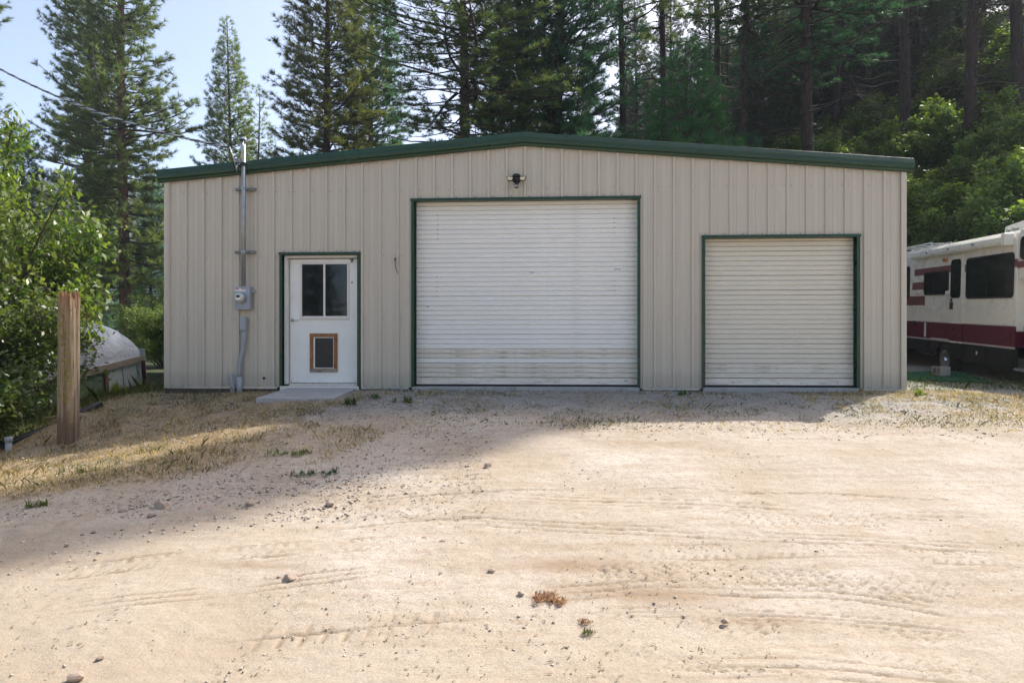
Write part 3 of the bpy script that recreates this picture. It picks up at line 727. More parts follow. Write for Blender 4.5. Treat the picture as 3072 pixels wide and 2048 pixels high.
# ------------------------------------------------------------------ vegetation generators
def rots(d, n, g, spread):
    """n directions round each unit row of d"""
    N_ = len(d); D_ = np.repeat(d, n, 0)
    r = g.normal(size=(N_*n, 3)); r -= (r*D_).sum(1, keepdims=True)*D_; r /= np.linalg.norm(r, axis=1, keepdims=True)+1e-9
    a = g.uniform(.15, spread, N_*n)[:, None]
    return D_*np.cos(a)+r*np.sin(a)
def needles(P, Dv, g, n, L, w, spread=1.25):
    o = rots(Dv, n, g, spread); p = np.repeat(P, n, 0)
    side = np.cross(o, g.normal(size=o.shape)); side /= np.linalg.norm(side, axis=1, keepdims=True)+1e-9
    ln = L*g.uniform(.7, 1.15, (len(o), 1))
    v = np.stack([p-side*w/2, p+side*w/2, p+o*ln], 1).reshape(-1, 3)
    return v, np.arange(len(v)).reshape(-1, 3)
def sticks(p0, p1, r0, r1, n=3):
    d = p1-p0; d /= np.linalg.norm(d, axis=1, keepdims=True)+1e-9
    a = np.cross(d, np.array([.31, .17, .93])); a /= np.linalg.norm(a, axis=1, keepdims=True)+1e-9; b = np.cross(d, a)
    r0 = np.broadcast_to(np.asarray(r0, float).reshape(-1, 1), (len(d), 1)); r1 = np.broadcast_to(np.asarray(r1, float).reshape(-1, 1), (len(d), 1))
    V = []
    for P, r in ((p0, r0), (p1, r1)):
        for k in range(n):
            t = 2*math.pi*k/n; V.append(P+(a*math.cos(t)+b*math.sin(t))*r)
    V = np.stack(V, 1).reshape(-1, 3); base = np.arange(len(d))[:, None]*2*n
    Fc = np.concatenate([np.stack([base[:, 0]+k, base[:, 0]+(k+1) % n, base[:, 0]+n+(k+1) % n, base[:, 0]+n+k], 1) for k in range(n)])
    return V, Fc
def trunkmesh(H, r, g, n=10, segs=16, lean=0, flare=1.35):
    t = np.linspace(0, 1, segs); bx = lean*t**1.5*H+.12*np.sin(t*5+g.uniform(0, 6)); by = .12*np.sin(t*4+g.uniform(0, 6))
    V = []; 
    for i in range(segs):
        rr = r*((1-t[i])**.8*.93+.07)*(1+(flare-1)*max(0, 1-t[i]*18))
        z = t[i]*H-(.6 if i == 0 else 0)
        for k in range(n):
            a = 2*math.pi*k/n; V.append((bx[i]+rr*math.cos(a), by[i]+rr*math.sin(a), z))
    Fc = [(i*n+k, i*n+(k+1) % n, (i+1)*n+(k+1) % n, (i+1)*n+k) for i in range(segs-1) for k in range(n)]
    cen = lambda z: np.array([np.interp(z, t*H, bx), np.interp(z, t*H, by), z])
    return np.array(V), np.array(Fc), cen, lambda z: r*((1-z/H)**.8*.93+.07)
def pine(name, seed, H, Rc, r, crown0, sp=.42, nb=5, tl=.12, nn=13, L=.24, w_=.018, droop=.1, dead=(0, 0), mats=('bark', 'twig', 'needle'),
         prof_=None, ragged=.3, skip=0., lean=0, deadlen=2.0, twigs=1.0):
    g = np.random.default_rng(seed)
    root = empty(name)
    TV, TF, cen, rad = trunkmesh(H, r, g, lean=lean)
    mesh_np('trunk', TV, TF, M[mats[0]], root, smooth=True)
    prof_ = prof_ or (lambda t: (1-t)**.75*min(1, .35+t*3.2))
    P0, P1, R0, R1 = [], [], [], []; TP, TD = [], []
    z = crown0*H; top = H
    while z < H-.15:
        t = (z-crown0*H)/(H*(1-crown0)); k = nb if z < H-2 else 3
        a0 = g.uniform(0, 6.28)
        clump = 1+ragged*(g.uniform(-1, 1))
        for j in range(k):
            if g.random() < skip: continue
            az = a0+6.283*j/k+g.uniform(-.35, .35)
            Lb = Rc*prof_(t)*clump*g.uniform(1-ragged, 1+ragged*.5)+.12
            up0 = .15+.75*t-droop*(1-t)*2+g.uniform(-.12, .12)
            n = 7; s = np.linspace(0, 1, n)
            hx = s*Lb; hz = Lb*(up0*s-(.30*(1-t)+droop)*s**1.5+ .42*s**3*(1-t*.5))
            wob = .07*Lb*np.sin(s*3+g.uniform(0, 6))
            c0 = cen(z)
            pts = np.stack([c0[0]+hx*math.cos(az)-wob*math.sin(az), c0[1]+hx*math.sin(az)+wob*math.cos(az), z+hz], 1)
            rb = max(.012, .018*Lb+.006)
            rr = rb*(1-s*.82)
            P0.append(pts[:-1]); P1.append(pts[1:]); R0.append(rr[:-1]); R1.append(rr[1:])
            # side twigs
            m = int(max(2, Lb*4.6*twigs)); ss = g.uniform(.22, 1, m)**.8
            q = np.stack([np.interp(ss, s, pts[:, i]) for i in range(3)], 1)
            dirb = np.array([math.cos(az), math.sin(az), 0.]); sideb = np.array([-math.sin(az), math.cos(az), 0.])
            sg = np.where(g.random(m) < .5, -1., 1.)
            tlw = (.16+.30*Lb*(1-ss)*.8+.12)*g.uniform(.6, 1.2, m)
            td = dirb*.75+sideb*sg[:, None]*g.uniform(.5, 1.1, (m, 1))+np.array([0, 0, 1.])*g.uniform(.0, .55, (m, 1))
            td /= np.linalg.norm(td, axis=1, keepdims=True)
            e = q+td*tlw[:, None]
            P0.append(q); P1.append(e); R0.append(np.full(m, .008)); R1.append(np.full(m, .004))
            for qq, dd, ll in zip(q, td, tlw):
                nt_ = max(1, int(ll*.75/tl)); f = 1-np.arange(nt_)*tl/ll
                TP.append(qq+dd*ll*f[:, None]); TD.append(np.tile(dd+np.array([0, 0, .35]), (nt_, 1)))
            TP.append(pts[-1:]); TD.append((pts[-1]-pts[-2])[None])
        z += sp*(.6+.8*g.random())*(1-.35*t)
    TP.append(np.array([cen(H)])); TD.append(np.array([[0, 0, 1.]]))
    if dead[1] > dead[0]:
        z = dead[0]*H
        while z < dead[1]*H:
            az = g.uniform(0, 6.28); Lb = deadlen*g.uniform(.35, 1.2); n = 7; s = np.linspace(0, 1, n); c0 = cen(z)
            dr = g.uniform(.15, .75)
            pts = np.stack([c0[0]+s*Lb*math.cos(az)+.08*Lb*np.sin(s*5+az), c0[1]+s*Lb*math.sin(az)+.08*Lb*np.sin(s*4), z+Lb*(.25*s-dr*s*s+.06*np.sin(s*9+az))], 1)
            rr = (.012+.010*Lb)*(1-.8*s); P0.append(pts[:-1]); P1.append(pts[1:]); R0.append(rr[:-1]); R1.append(rr[1:])
            m = int(Lb*6); ss = g.uniform(.2, 1, m); q = np.stack([np.interp(ss, s, pts[:, i]) for i in range(3)], 1)
            td = np.stack([np.cos(az+g.normal(0, .9, m)), np.sin(az+g.normal(0, .9, m)), g.uniform(-1.5, .3, m)], 1); td /= np.linalg.norm(td, axis=1, keepdims=True)
            e = q+td*g.uniform(.15, .55, (m, 1)); P0.append(q); P1.append(e); R0.append(np.full(m, .007)); R1.append(np.full(m, .003))
            e2 = e+(td+np.array([0, 0, -.6]))*g.uniform(.1, .35, (m, 1)); P0.append(e); P1.append(e2); R0.append(np.full(m, .004)); R1.append(np.full(m, .002))
            z += g.uniform(.08, .40)
    V, Fc = sticks(np.concatenate(P0), np.concatenate(P1), np.concatenate(R0), np.concatenate(R1))
    mesh_np('limbs', V, Fc, M[mats[1]], root)
    TP = np.concatenate(TP); TD = np.concatenate(TD); TD = TD/(np.linalg.norm(TD, axis=1, keepdims=True)+1e-9)
    V, Fc = needles(TP, TD, g, nn, L, w_)
    c = mesh_np('crown', V, Fc, M[mats[2]], root)
    root['_h'] = H
    LOG.append((name, 'tufts', len(TP), len(TP)*nn))
    return root
def leafcloud(P, g, size, up=.5):
    n = len(P); nrm = g.normal(size=(n, 3)); nrm[:, 2] = np.abs(nrm[:, 2])+up; nrm /= np.linalg.norm(nrm, axis=1, keepdims=True)
    a = np.cross(nrm, g.normal(size=(n, 3))); a /= np.linalg.norm(a, axis=1, keepdims=True); b = np.cross(nrm, a)
    s = size*g.uniform(.6, 1.25, (n, 1))
    v = np.stack([P-a*s, P-b*s*.5+nrm*s*.12, P+a*s, P+b*s*.5+nrm*s*.12], 1).reshape(-1, 3)
    i = np.arange(n)[:, None]*4
    return v, i+np.array([[0, 1, 2, 3]])
def shrub(name, seed, rx, ry, h, nstem, ntw, nleaf, size, mat, z0=.15, sprd=.28):
    g = np.random.default_rng(seed); root = empty(name)
    P0, P1, R0, R1 = [], [], [], []; LP = []
    for i in range(nstem):
        az = g.uniform(0, 6.28); rr = math.sqrt(g.random()); hh = h*g.uniform(.55, 1)*(1-.45*rr**2)
        tip = np.array([rx*rr*math.cos(az), ry*rr*math.sin(az), hh]); b0 = np.array([tip[0]*.15, tip[1]*.15, -.1])
        s = np.linspace(0, 1, 7)[:, None]
        pts = b0+(tip-b0)*s; pts[:, 2] = b0[2]+(tip[2]-b0[2])*(s[:, 0]**.8); pts += g.normal(0, .05, pts.shape)*s
        r_ = (.022*h/3*(1-s[:, 0]*.8))+.003
        P0.append(pts[:-1]); P1.append(pts[1:]); R0.append(r_[:-1]); R1.append(r_[1:])
        m = ntw; ss = g.uniform(z0, 1, m)**.75; q = np.stack([np.interp(ss, s[:, 0], pts[:, k]) for k in range(3)], 1)
        td = g.normal(size=(m, 3)); td[:, 2] = td[:, 2]*.6+.35; td += (q-np.array([0, 0, h*.45]))*.35/h*2; td /= np.linalg.norm(td, axis=1, keepdims=True)
        ln = g.uniform(.5, 1.2, (m, 1))*sprd*h*.32*(1.15-ss[:, None]*.5)*2.0
        e = q+td*ln; P0.append(q); P1.append(e); R0.append(np.full(m, .006)); R1.append(np.full(m, .002))
        k = nleaf; f = g.uniform(.25, 1.05, (m, k, 1)); lp = q[:, None]+(e-q)[:, None]*f+g.normal(0, .055+.02*size/.05, (m, k, 3)); LP.append(lp.reshape(-1, 3))
    V, Fc = sticks(np.concatenate(P0), np.concatenate(P1), np.concatenate(R0), np.concatenate(R1))
    mesh_np('stems', V, Fc, M['stem'], root)
    LP = np.concatenate(LP); LP = LP[LP[:, 2] > .02]
    V, Fc = leafcloud(LP, g, size); mesh_np('foliage', V, Fc, M[mat], root)
    LOG.append((name, 'leaves', len(LP))); return root

USED = set()
def place(proto, x, y, label, cat, group=None, sc=1.0, rz=None, zs=1.0, z=None, tilt=0, mat=None):
    o = proto if proto.name not in USED else dup(proto)
    USED.add(proto.name) if o is proto else None
    if cat == 'pine tree': zs = capped(x, y, sc, zs, proto['_h'], gz(x, y))
    o.location = (x, y, gz(x, y)-.05 if z is None else z); o.rotation_euler = (tilt, 0, R.uniform(0, 6.28) if rz is None else rz)
    o.scale = (sc, sc, sc*zs); tag(o, label, cat, group); o['kind'] = 'thing'
    if mat:
        for ch in o.children:
            if ch.name.startswith('crown'): ch.material_slots[0].link = 'OBJECT'; ch.material_slots[0].material = M[mat]
    return o
def capped(x, y, sc, zs, H, zb):
    """real trees this near the sun's path are only so tall: the yard patches in the photo that lie in the sun stay in the sun"""
    c = .669*x-.743*y
    tgt = 9.0 if -11.8 < c < -8.4 else (13.5 if -21.5 < c <= -11.8 else None)
    if tgt is None or y < 18 or y > 48: return zs
    lim = 1.72*(y-tgt)-.5; need = .7+.505*y+1.0
    top = zb+H*sc*zs
    if top > lim: zs = max((max(lim, need)-zb)/(H*sc), .3)
    return zs
def pxp(px, Y): return ((px-CX)/F*Y, Y)

conic = lambda t: (1-t)**.85*min(1, .45+t*4)
colum = lambda t: (1-t)**.55*min(1, .5+t*2.5)*(.82+.25*math.sin(t*23))
P_dense = pine('pine_tree', 101, 24, 3.5, .22, .05, sp=.34, nb=6, nn=17, prof_=conic, mats=('barkdark', 'twig', 'needle'), ragged=.22, L=.27, w_=.021, twigs=1.25, tl=.11)
P_dark = pine('pine_tree', 102, 21, 3.3, .22, .06, sp=.36, nb=6, nn=17, prof_=lambda t: (1-t)**.6*min(1, .6+t*2), mats=('barkdark', 'twig', 'needledark'), ragged=.30, L=.32, w_=.022, twigs=1.2)
P_tall = pine('pine_tree', 103, 33, 3.9, .34, .12, sp=.36, nb=6, nn=16, prof_=colum, mats=('barkred', 'twig', 'needle'), ragged=.42, L=.32, w_=.027, skip=.12, droop=.12, twigs=1.2)
P_open = pine('pine_tree', 104, 30, 3.6, .27, .42, sp=.45, nb=5, nn=16, prof_=lambda t: (1-t)**.5*min(1, .6+t*2), mats=('barkdark', 'twig', 'needle'), ragged=.45, L=.28, w_=.022, skip=.2, dead=(.03, .46), deadlen=3.8, droop=.15, twigs=1.2)
P_bare = pine('pine_tree', 105, 28, 2.8, .24, .52, sp=.5, nb=4, nn=16, prof_=lambda t: (1-t)**.5, mats=('barkdark', 'twig', 'needle'), ragged=.5, L=.28, w_=.022, skip=.25, dead=(.05, .56), deadlen=2.6, twigs=1.3)
P_young = pine('pine_tree', 106, 9, 2.3, .11, .02, sp=.26, nb=7, nn=24, prof_=lambda t: (1-t)**.8*min(1, .7+t*2), mats=('barkdark', 'twig', 'needlebright'), ragged=.22, L=.25, w_=.014, droop=-.05, tl=.085, twigs=1.15)
P_thin = pine('pine_tree', 108, 14, 1.7, .12, .06, sp=.40, nb=5, nn=15, prof_=conic, mats=('barkdark', 'twig', 'needle'), ragged=.35, L=.24, w_=.02, skip=.2, twigs=1.2)

P_narrow = pine('pine_tree', 109, 38, 1.9, .28, .15, sp=.34, nb=6, nn=14, prof_=lambda t: (1-t)**.35, mats=('barkdark', 'twig', 'needle'), ragged=.25, L=.32, w_=.035, twigs=1.2, tl=.14)
# ---- trees in view (photograph column, distance)
T = lambda proto, px, Y, label, sc=1., zs=1., rz=None, mat=None, tilt=0, cat='pine tree', group='pine trees around the workshop', z=None: \
    place(proto, *pxp(px, Y), label, cat, group, sc, rz, zs, z, tilt, mat)
T(P_tall, 370, 40, 'tallest ragged pine left of the building with reddish trunk showing', rz=.4)
T(P_tall, 262, 43, 'slimmer pine touching the tallest left pine on its outer side', .9, rz=2.6)
T(P_dense, 685, 45, 'narrow pointed pine standing alone against the sky over the roof left end', .93, rz=1.)
T(P_thin, 772, 40, 'small thin pine just behind the top of the service mast', 1.15)
T(P_thin, 540, 60, 'small pine low between the tallest left pine and the pointed pine', 1.05)
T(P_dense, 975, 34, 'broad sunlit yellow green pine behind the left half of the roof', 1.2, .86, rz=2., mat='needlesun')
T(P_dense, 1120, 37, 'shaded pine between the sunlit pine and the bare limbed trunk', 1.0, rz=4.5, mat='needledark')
T(P_open, 1385, 24, 'thick bare trunk with dead arching limbs behind the roof near the peak', 1.05, rz=.5)
T(P_dark, 1560, 28, 'large dark green pine behind the roof left of the peak', 1.05, rz=1.)
T(P_dark, 1680, 27, 'large dark green pine behind the roof right of the peak', 1.05, rz=3.7)
T(P_bare, 1865, 30, 'slender dark trunk right of the big dark pines', .9)
T(P_bare, 1985, 33, 'bare limbed trunk just left of the young bright pine', .95)
T(P_young, 2062, 22, 'young bright green pine behind the roof right slope', 1.12, z=None, rz=.3)
T(P_bare, 2145, 34, 'dark trunk rising just behind the young bright pine', .9)
T(P_bare, 2230, 28, 'slim leaning trunk between the young pine and the mossy trunk', .85, tilt=.02)
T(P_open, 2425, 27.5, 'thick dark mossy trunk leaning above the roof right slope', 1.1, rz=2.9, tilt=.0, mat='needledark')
T(P_bare, 2510, 38, 'slender trunk with a low green tuft over the hillside shrubs', .9)
T(P_bare, 2712, 32, 'straight bare trunk above the roof right end', 1.05)
T(P_bare, 2760, 41, 'thinner trunk standing behind the one over the roof end', .9)
T(P_bare, 2800, 46, 'slight trunk leaning away on the slope above the motorhome', .8, tilt=.04)
T(P_bare, 2915, 28, 'bare brown trunk standing above the motorhome roof', 1.1, zs=.72)
T(P_bare, 3050, 30, 'dense branchy dark trunk at the right edge of the view', 1.1, zs=.72)
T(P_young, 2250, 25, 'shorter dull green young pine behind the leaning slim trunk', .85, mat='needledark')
ORD = 'first second third fourth fifth sixth seventh eighth ninth tenth eleventh twelfth thirteenth fourteenth fifteenth sixteenth seventeenth eighteenth nineteenth twentieth'.split()
def ordn(i): return ORD[i] if i < 20 else ('twenty ' if i < 29 else 'thirty ')+ORD[(i-20) % 10] if i not in (29,) else 'thirtieth'
def rowed(spec, rows, word, cat, group, where):
    """spec: (px, Y, proto, scale, mat); rows: [(Ymax, name)]"""
    for ri, (ymax, rn) in enumerate(rows):
        ymin = rows[ri-1][0] if ri else 0
        row = sorted([q for q in spec if ymin <= q[1] < ymax], key=lambda q: q[0])
        for i, (px, Y, pr, sc, mt_) in enumerate(row):
            x, y = pxp(px, Y)
            place(pr, x, y, '%s %s from the left in the %s row of the %s' % (ordn(i), word, rn, where), cat, group, sc, mat=mt_)
bgr = random.Random(77); spec = []
for Y, n, x0, x1 in ((47, 4, 2500, 3150), (57, 16, 1150, 3200), (68, 18, 1130, 3200), (82, 16, 1400, 3200)):
    for i in range(n):
        px = x0+(x1-x0)*(i+bgr.uniform(.15, .85))/n
        if px > 2500 and Y < 75 and bgr.random() < .35: continue
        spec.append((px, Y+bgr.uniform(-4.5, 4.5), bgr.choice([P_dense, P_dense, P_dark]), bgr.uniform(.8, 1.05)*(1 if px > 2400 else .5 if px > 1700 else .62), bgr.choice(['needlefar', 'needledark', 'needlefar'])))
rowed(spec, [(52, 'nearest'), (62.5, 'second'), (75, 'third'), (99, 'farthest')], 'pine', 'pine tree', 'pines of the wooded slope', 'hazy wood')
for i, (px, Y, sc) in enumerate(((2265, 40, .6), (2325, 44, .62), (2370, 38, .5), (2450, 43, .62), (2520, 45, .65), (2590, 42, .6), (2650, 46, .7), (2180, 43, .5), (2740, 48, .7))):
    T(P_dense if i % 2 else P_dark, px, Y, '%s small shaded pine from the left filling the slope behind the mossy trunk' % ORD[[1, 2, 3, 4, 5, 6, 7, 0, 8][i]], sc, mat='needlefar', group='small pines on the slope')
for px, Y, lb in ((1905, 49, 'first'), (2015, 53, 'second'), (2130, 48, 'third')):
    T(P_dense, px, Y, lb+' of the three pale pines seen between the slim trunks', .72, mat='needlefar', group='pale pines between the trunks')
# left middle distance
for (px, Y, pr, sc, lb) in ((-150, 26, P_tall, .62, 'pine whose branch tips just enter at the left edge'), (130, 55, P_thin, 1.0, 'small dark pine left of the tallest pine above the leafy bush'),
                            (60, 38, P_dark, .62, 'rounded dark pine behind the leafy bush on the left'), (455, 48, P_dark, .62, 'dark pine low beside the wall corner on the left'),
                            (300, 50, P_dark, .68, 'dark pine behind the reddish trunk on the left'), (560, 75, P_dense, .72, 'pointed pine low behind the roof left end'), (215, 60, P_dark, .55, 'low dark pine between bush and tallest pine'),
                            (640, 70, P_dense, .6, 'lower pale pine left of the lone pointed pine')):
    T(pr, px, Y, lb, sc)
# trees outside the frame whose shade falls on the yard (to the right and behind the building)
for (x, y, pr, sc, lb) in ((23.7, 30, P_narrow, 1.0, 'narrow tall pine on the slope just past the right edge'), (28.1, 34.2, P_narrow, 1.08, 'second narrow pine farther up past the right edge'), (32.6, 38.3, P_narrow, 1.1, 'third narrow pine highest up past the right edge'), (25.6, 31.5, P_narrow, .97, 'fourth narrow pine close beside the first past the right edge'), (27.0, 33.0, P_narrow, 1.05, 'fifth narrow pine in the clump past the right edge'), (29.6, 35.2, P_narrow, 1.1, 'sixth narrow pine on the outer side of the clump')):
    place(pr, x-.5, y, lb, 'pine tree', 'pine trees around the workshop', sc*.68, None, 1.47)
# wood behind the photographer, seen only in the window panes
for i, (x, y, pr, sc) in enumerate(((-34, -46, P_dark, 1.), (-26, -43, P_dense, .9), (-18, -47, P_dark, 1.), (-10, -44, P_dense, .9), (-2, -46, P_dark, .95), (6, -44, P_dense, 1.), (14, -47, P_dark, 1.), (-40, -40, P_dense, 1.), (-14, -53, P_dark, 1.1), (-6, -54, P_dark, 1.), (22, -50, P_dark, 1.))):
    place(pr, x, y, '%s pine of the row across the yard mirrored in the window' % ordn(i), 'pine tree', 'pines across the yard', sc)

# far wooded ridge on the left: nobody could count these
rx_ = np.linspace(-420, 60, 60); ry_ = np.linspace(0, 1, 16)
RX, RY = np.meshgrid(rx_, ry_); RYw = 230+RY*200
RZ = -1+ (70+14*np.sin(RX/50)+10*vnoise(RX/30, RY*3, 9))*sstep(RY*1.1)*(1-.3*sstep((RX+200)/260))
idx = np.arange(RX.size).reshape(RX.shape)
fr_ = np.stack([idx[:-1, :-1], idx[:-1, 1:], idx[1:, 1:], idx[1:, :-1]], -1).reshape(-1, 4)
hm = paint('hill_floor', (.06, .075, .04), .95, .3, scale=.05)
tag(mesh_np('far_hill', np.stack([RX, RYw, RZ], -1).reshape(-1, 3), fr_, hm, smooth=True), kind='structure')
g = np.random.default_rng(55); TV, TFc = [], []; b0 = 0
n = 2600; fx = g.uniform(-410, 50, n); fs = g.random(n)**.7; fy = 230+fs*200
fz = -1+(70+14*np.sin(fx/50)+10*vnoise(fx/30, fs*3, 9))*sstep(fs*1.1)*(1-.3*sstep((fx+200)/260))
for i in range(n):
    hh = g.uniform(9, 19); rr = hh*.16; k = 3
    for lv in range(6):
        z0 = fz[i]+hh*(lv*.15); z1 = fz[i]+hh*min(1, .28+lv*.15); r0 = rr*(1-lv*.15)*g.uniform(.8, 1.2); a = g.uniform(0, 6)
        m = 5; vs = [(fx[i]+r0*math.cos(a+6.283*j/m)*g.uniform(.7, 1.15), fy[i]+r0*math.sin(a+6.283*j/m), z0+g.uniform(-.06, .06)*hh) for j in range(m)]+[(fx[i], fy[i], z1)]
        TV += vs; TFc += [(b0+j, b0+(j+1) % m, b0+m) for j in range(m)]; b0 += m+1
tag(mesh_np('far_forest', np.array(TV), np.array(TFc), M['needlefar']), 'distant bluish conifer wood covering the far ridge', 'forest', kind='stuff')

# ---- shrubs
B_left = shrub('leafy_bush', 201, 2.5, 2.2, 4.0, 46, 34, 24, .052, 'leaf', z0=.2)
B_hill = shrub('leafy_bush', 202, 2.1, 2.1, 2.7, 34, 26, 20, .075, 'leafhill', z0=.25)
B_hill2 = shrub('leafy_bush', 203, 1.6, 1.6, 2.2, 26, 22, 20, .08, 'leaf', z0=.25)
B_low = shrub('leafy_bush', 204, 1.3, 1.2, 1.9, 22, 26, 22, .05, 'leaf', z0=.1)
place(B_left, -10.05, 11.3, 'big sunlit leafy bush filling the left edge behind the post', 'bush', 'leafy bushes', 1.05, rz=0)
place(B_left, -12.4, 15.2, 'tall leafy bush rising behind the big sunlit bush', 'bush', 'leafy bushes', 1.25, rz=2.2)
place(B_left, -11.0, 13.2, 'tallest bush standing left behind the big sunlit bush', 'bush', 'leafy bushes', 1.25, rz=1.2, zs=1.5)
place(B_low, -7.75, 9.5, 'low dark leafy bush at the foot of the post on its left', 'bush', 'leafy bushes', 1.0, rz=1)
place(B_low, -8.6, 8.7, 'low bush at the left edge above the white pipe', 'bush', 'leafy bushes', 1.1, rz=3)
place(B_left, -10.3, 22.3, 'leafy bush between the hoop house and the building corner', 'bush', 'leafy bushes', .85, rz=4)
place(B_left, -13.8, 27.5, 'bush behind the hoop house roof', 'bush', 'leafy bushes', .9, rz=5)
gg = random.Random(5); spec = []
for i in range(60):
    px = gg.uniform(2330, 3200); Y = gg.uniform(19, 41); x, y = pxp(px, Y)
    if .85*x+.5*y-18 < 1.5: continue
    spec.append((px, Y, [B_hill, B_hill2][i % 3 == 0], gg.uniform(.8, 1.3), None))
for (x, y) in [(12.6, 20.5), (13.6, 19.3), (14.6, 18.2), (12.0, 23), (15.6, 17.6), (13.8, 21.5), (15.6, 20), (11.6, 25), (12.9, 18.6)]:
    spec.append((1536+2048*x/y, y, B_hill, gg.uniform(.9, 1.2), None))
rowed(spec, [(21.5, 'front'), (26, 'second'), (31, 'third'), (36, 'fourth'), (50, 'highest')], 'green shrub', 'shrub', 'shrubs of the hillside thicket', 'slope thicket')
for (px, Y, s_, lb) in ((2235, 33, 1, 'first'), (2290, 31, 1.1, 'second'), (2350, 33, 1.2, 'third'), (2395, 29, 1.2, 'fourth'), (2470, 26, 1.1, 'fifth'), (2560, 27, 1.2, 'sixth')):
    x, y = pxp(px, Y); place(B_hill2, x, y, lb+' yellow green shrub from the left peeking over the roof right slope', 'shrub', 'shrubs above the roof line', s_)

# ------------------------------------------------------------------ post, hoop house and bits on the left
def lumpy_post(loc):
    g = np.random.default_rng(3); H = 2.05; n = 28; V = []; lv = 26
    ang = np.linspace(0, 2*np.pi, n, endpoint=False)
    groove = (vnoise(ang*5, ang*0, 4)-.5)*.022
    topz = H-.10*vnoise(ang*3, ang*0+7, 8)-.10*(vnoise(ang*9, ang*0, 6) > .6)
    for i in range(lv):
        t = i/(lv-1)
        for j, a in enumerate(ang):
            z = -.3+(topz[j]+.3)*t; r = .128-.006*t+groove[j]*(.5+t)+.006*(vnoise(a*4, t*14, 9)-.5)
            V.append((r*math.cos(a)+.015*t, r*math.sin(a), z))
    Fc = [(i*n+k, i*n+(k+1) % n, (i+1)*n+(k+1) % n, (i+1)*n+k) for i in range(lv-1) for k in range(n)]
    mb = MB(); mb.add(V, Fc)
    # rotten heart, sunk below the rim with splinters
    base = (lv-1)*n; cidx = len(mb.v)
    inner = [((v_[0]-.015)*.72+.015, v_[1]*.72, v_[2]-.06-.10*((j*7) % 5)/5) for j, v_ in enumerate(V[base:])]
    mb.v += inner; mb.f += [(base+k, base+(k+1) % n, cidx+(k+1) % n, cidx+k) for k in range(n)]
    mb.v.append((.015, 0, H-.22)); mb.f += [(cidx+k, cidx+(k+1) % n, len(mb.v)-1) for k in range(n)]
    root = empty('wooden_post', loc); tag(root, 'weathered cut off utility pole with rotten orange top and yellow moss', 'wooden post')
    mb.build('post_body', M['pole'], root)
    for k in range(14):
        a = R.uniform(0, 6.28); rr = R.uniform(.07, .125)
        x_, y_ = rr*math.cos(a)+.015, rr*math.sin(a); h_ = R.uniform(.03, .12)
        MB().tube([(x_, y_, H-.22), (x_*.98, y_*.98, H-.08+h_*.4), (x_, y_, H-.07+h_*.55)], [.012, .009, .002], 5).build('splinter', M['pole'], root)
    m_ = MB()
    for k in range(340):
        t = R.random(); a = math.radians(270+R.gauss(8+10*math.sin(t*5), 17)); z = .55+t*1.25; r = .131
        if R.random() < .15: a = math.radians(270+R.uniform(-60, 60))
        c = Vector((r*math.cos(a)+.01, r*math.sin(a), z)); s = R.uniform(.003, .006)+.010*R.random()**3
        m_.add([c+Vector((s, 0, 0)), c+Vector((-s, 0, 0)), c+Vector((0, s, 0)), c+Vector((0, -s, 0)), c+Vector((0, 0, s*1.3)), c+Vector((0, 0, -s*1.3))],
               [(0, 2, 4), (2, 1, 4), (1, 3, 4), (3, 0, 4), (2, 0, 5), (1, 2, 5), (3, 1, 5), (0, 3, 5)])
    tag(m_.build('moss', M['moss'], root), kind='stuff')
    MB().tube([(.142, -.05, -.2), (.140, -.05, .9), (.135, -.05, 1.7)], .004, 6).build('ground_wire', M['galv'], root)
pp = at(204, 1318, 9.2); lumpy_post((pp.x, 9.2, gz(pp.x, 9.2)))
print('post base want', pp.z, 'have', gz(pp.x, 9.2))

def plastic():
    m, nt, b, o = newmat('white_plastic_film')
    n = noise(nt, 1.2, 4, .6)
    c = mix(nt, n, (.74, .79, .86), (.86, .88, .92)); nt.links.new(c, b.inputs['Base Color']); b.inputs['Roughness'].default_value = .35
    t = nt.nodes.new('ShaderNodeBsdfTranslucent'); t.inputs[0].default_value = (.7, .76, .85, 1)
    ms = nt.nodes.new('ShaderNodeMixShader'); ms.inputs[0].default_value = .3
    nt.links.new(b.outputs[0], ms.inputs[1]); nt.links.new(t.outputs[0], ms.inputs[2]); nt.links.new(ms.outputs[0], o.inputs[0])
    p = bump(nt, noise(nt, 1.6, 5, .6, sc=(1, 1, 1), dist=1.5), .8, .25); bump(nt, noise(nt, 7, 4, .6, sc=(2.5, 1, 1), dist=2), .5, .05, b, prev=p)
    return m
M['film'] = plastic()
M['sheet'] = paint('pale_sheet', (.45, .50, .48), .5, .15, scale=2)
M['darkred'] = paint('maroon_post', (.07, .02, .025), .6, .2)
M['brownpost'] = woodmat('brown_post', (.12, .06, .03), (.2, .11, .06))
a0 = at(240, 1122, 17.0); b0_ = at(436, 1071, 20.0)
d = (b0_-a0); dl = d.length; ang = math.atan2(d.y, d.x); pitch = math.asin(d.z/dl)
hh = empty('hoop_house', b0_); hh.rotation_euler = Euler((0, -pitch, ang), 'XYZ'); tag(hh, 'white plastic covered hoop house behind the post and bushes', 'greenhouse')
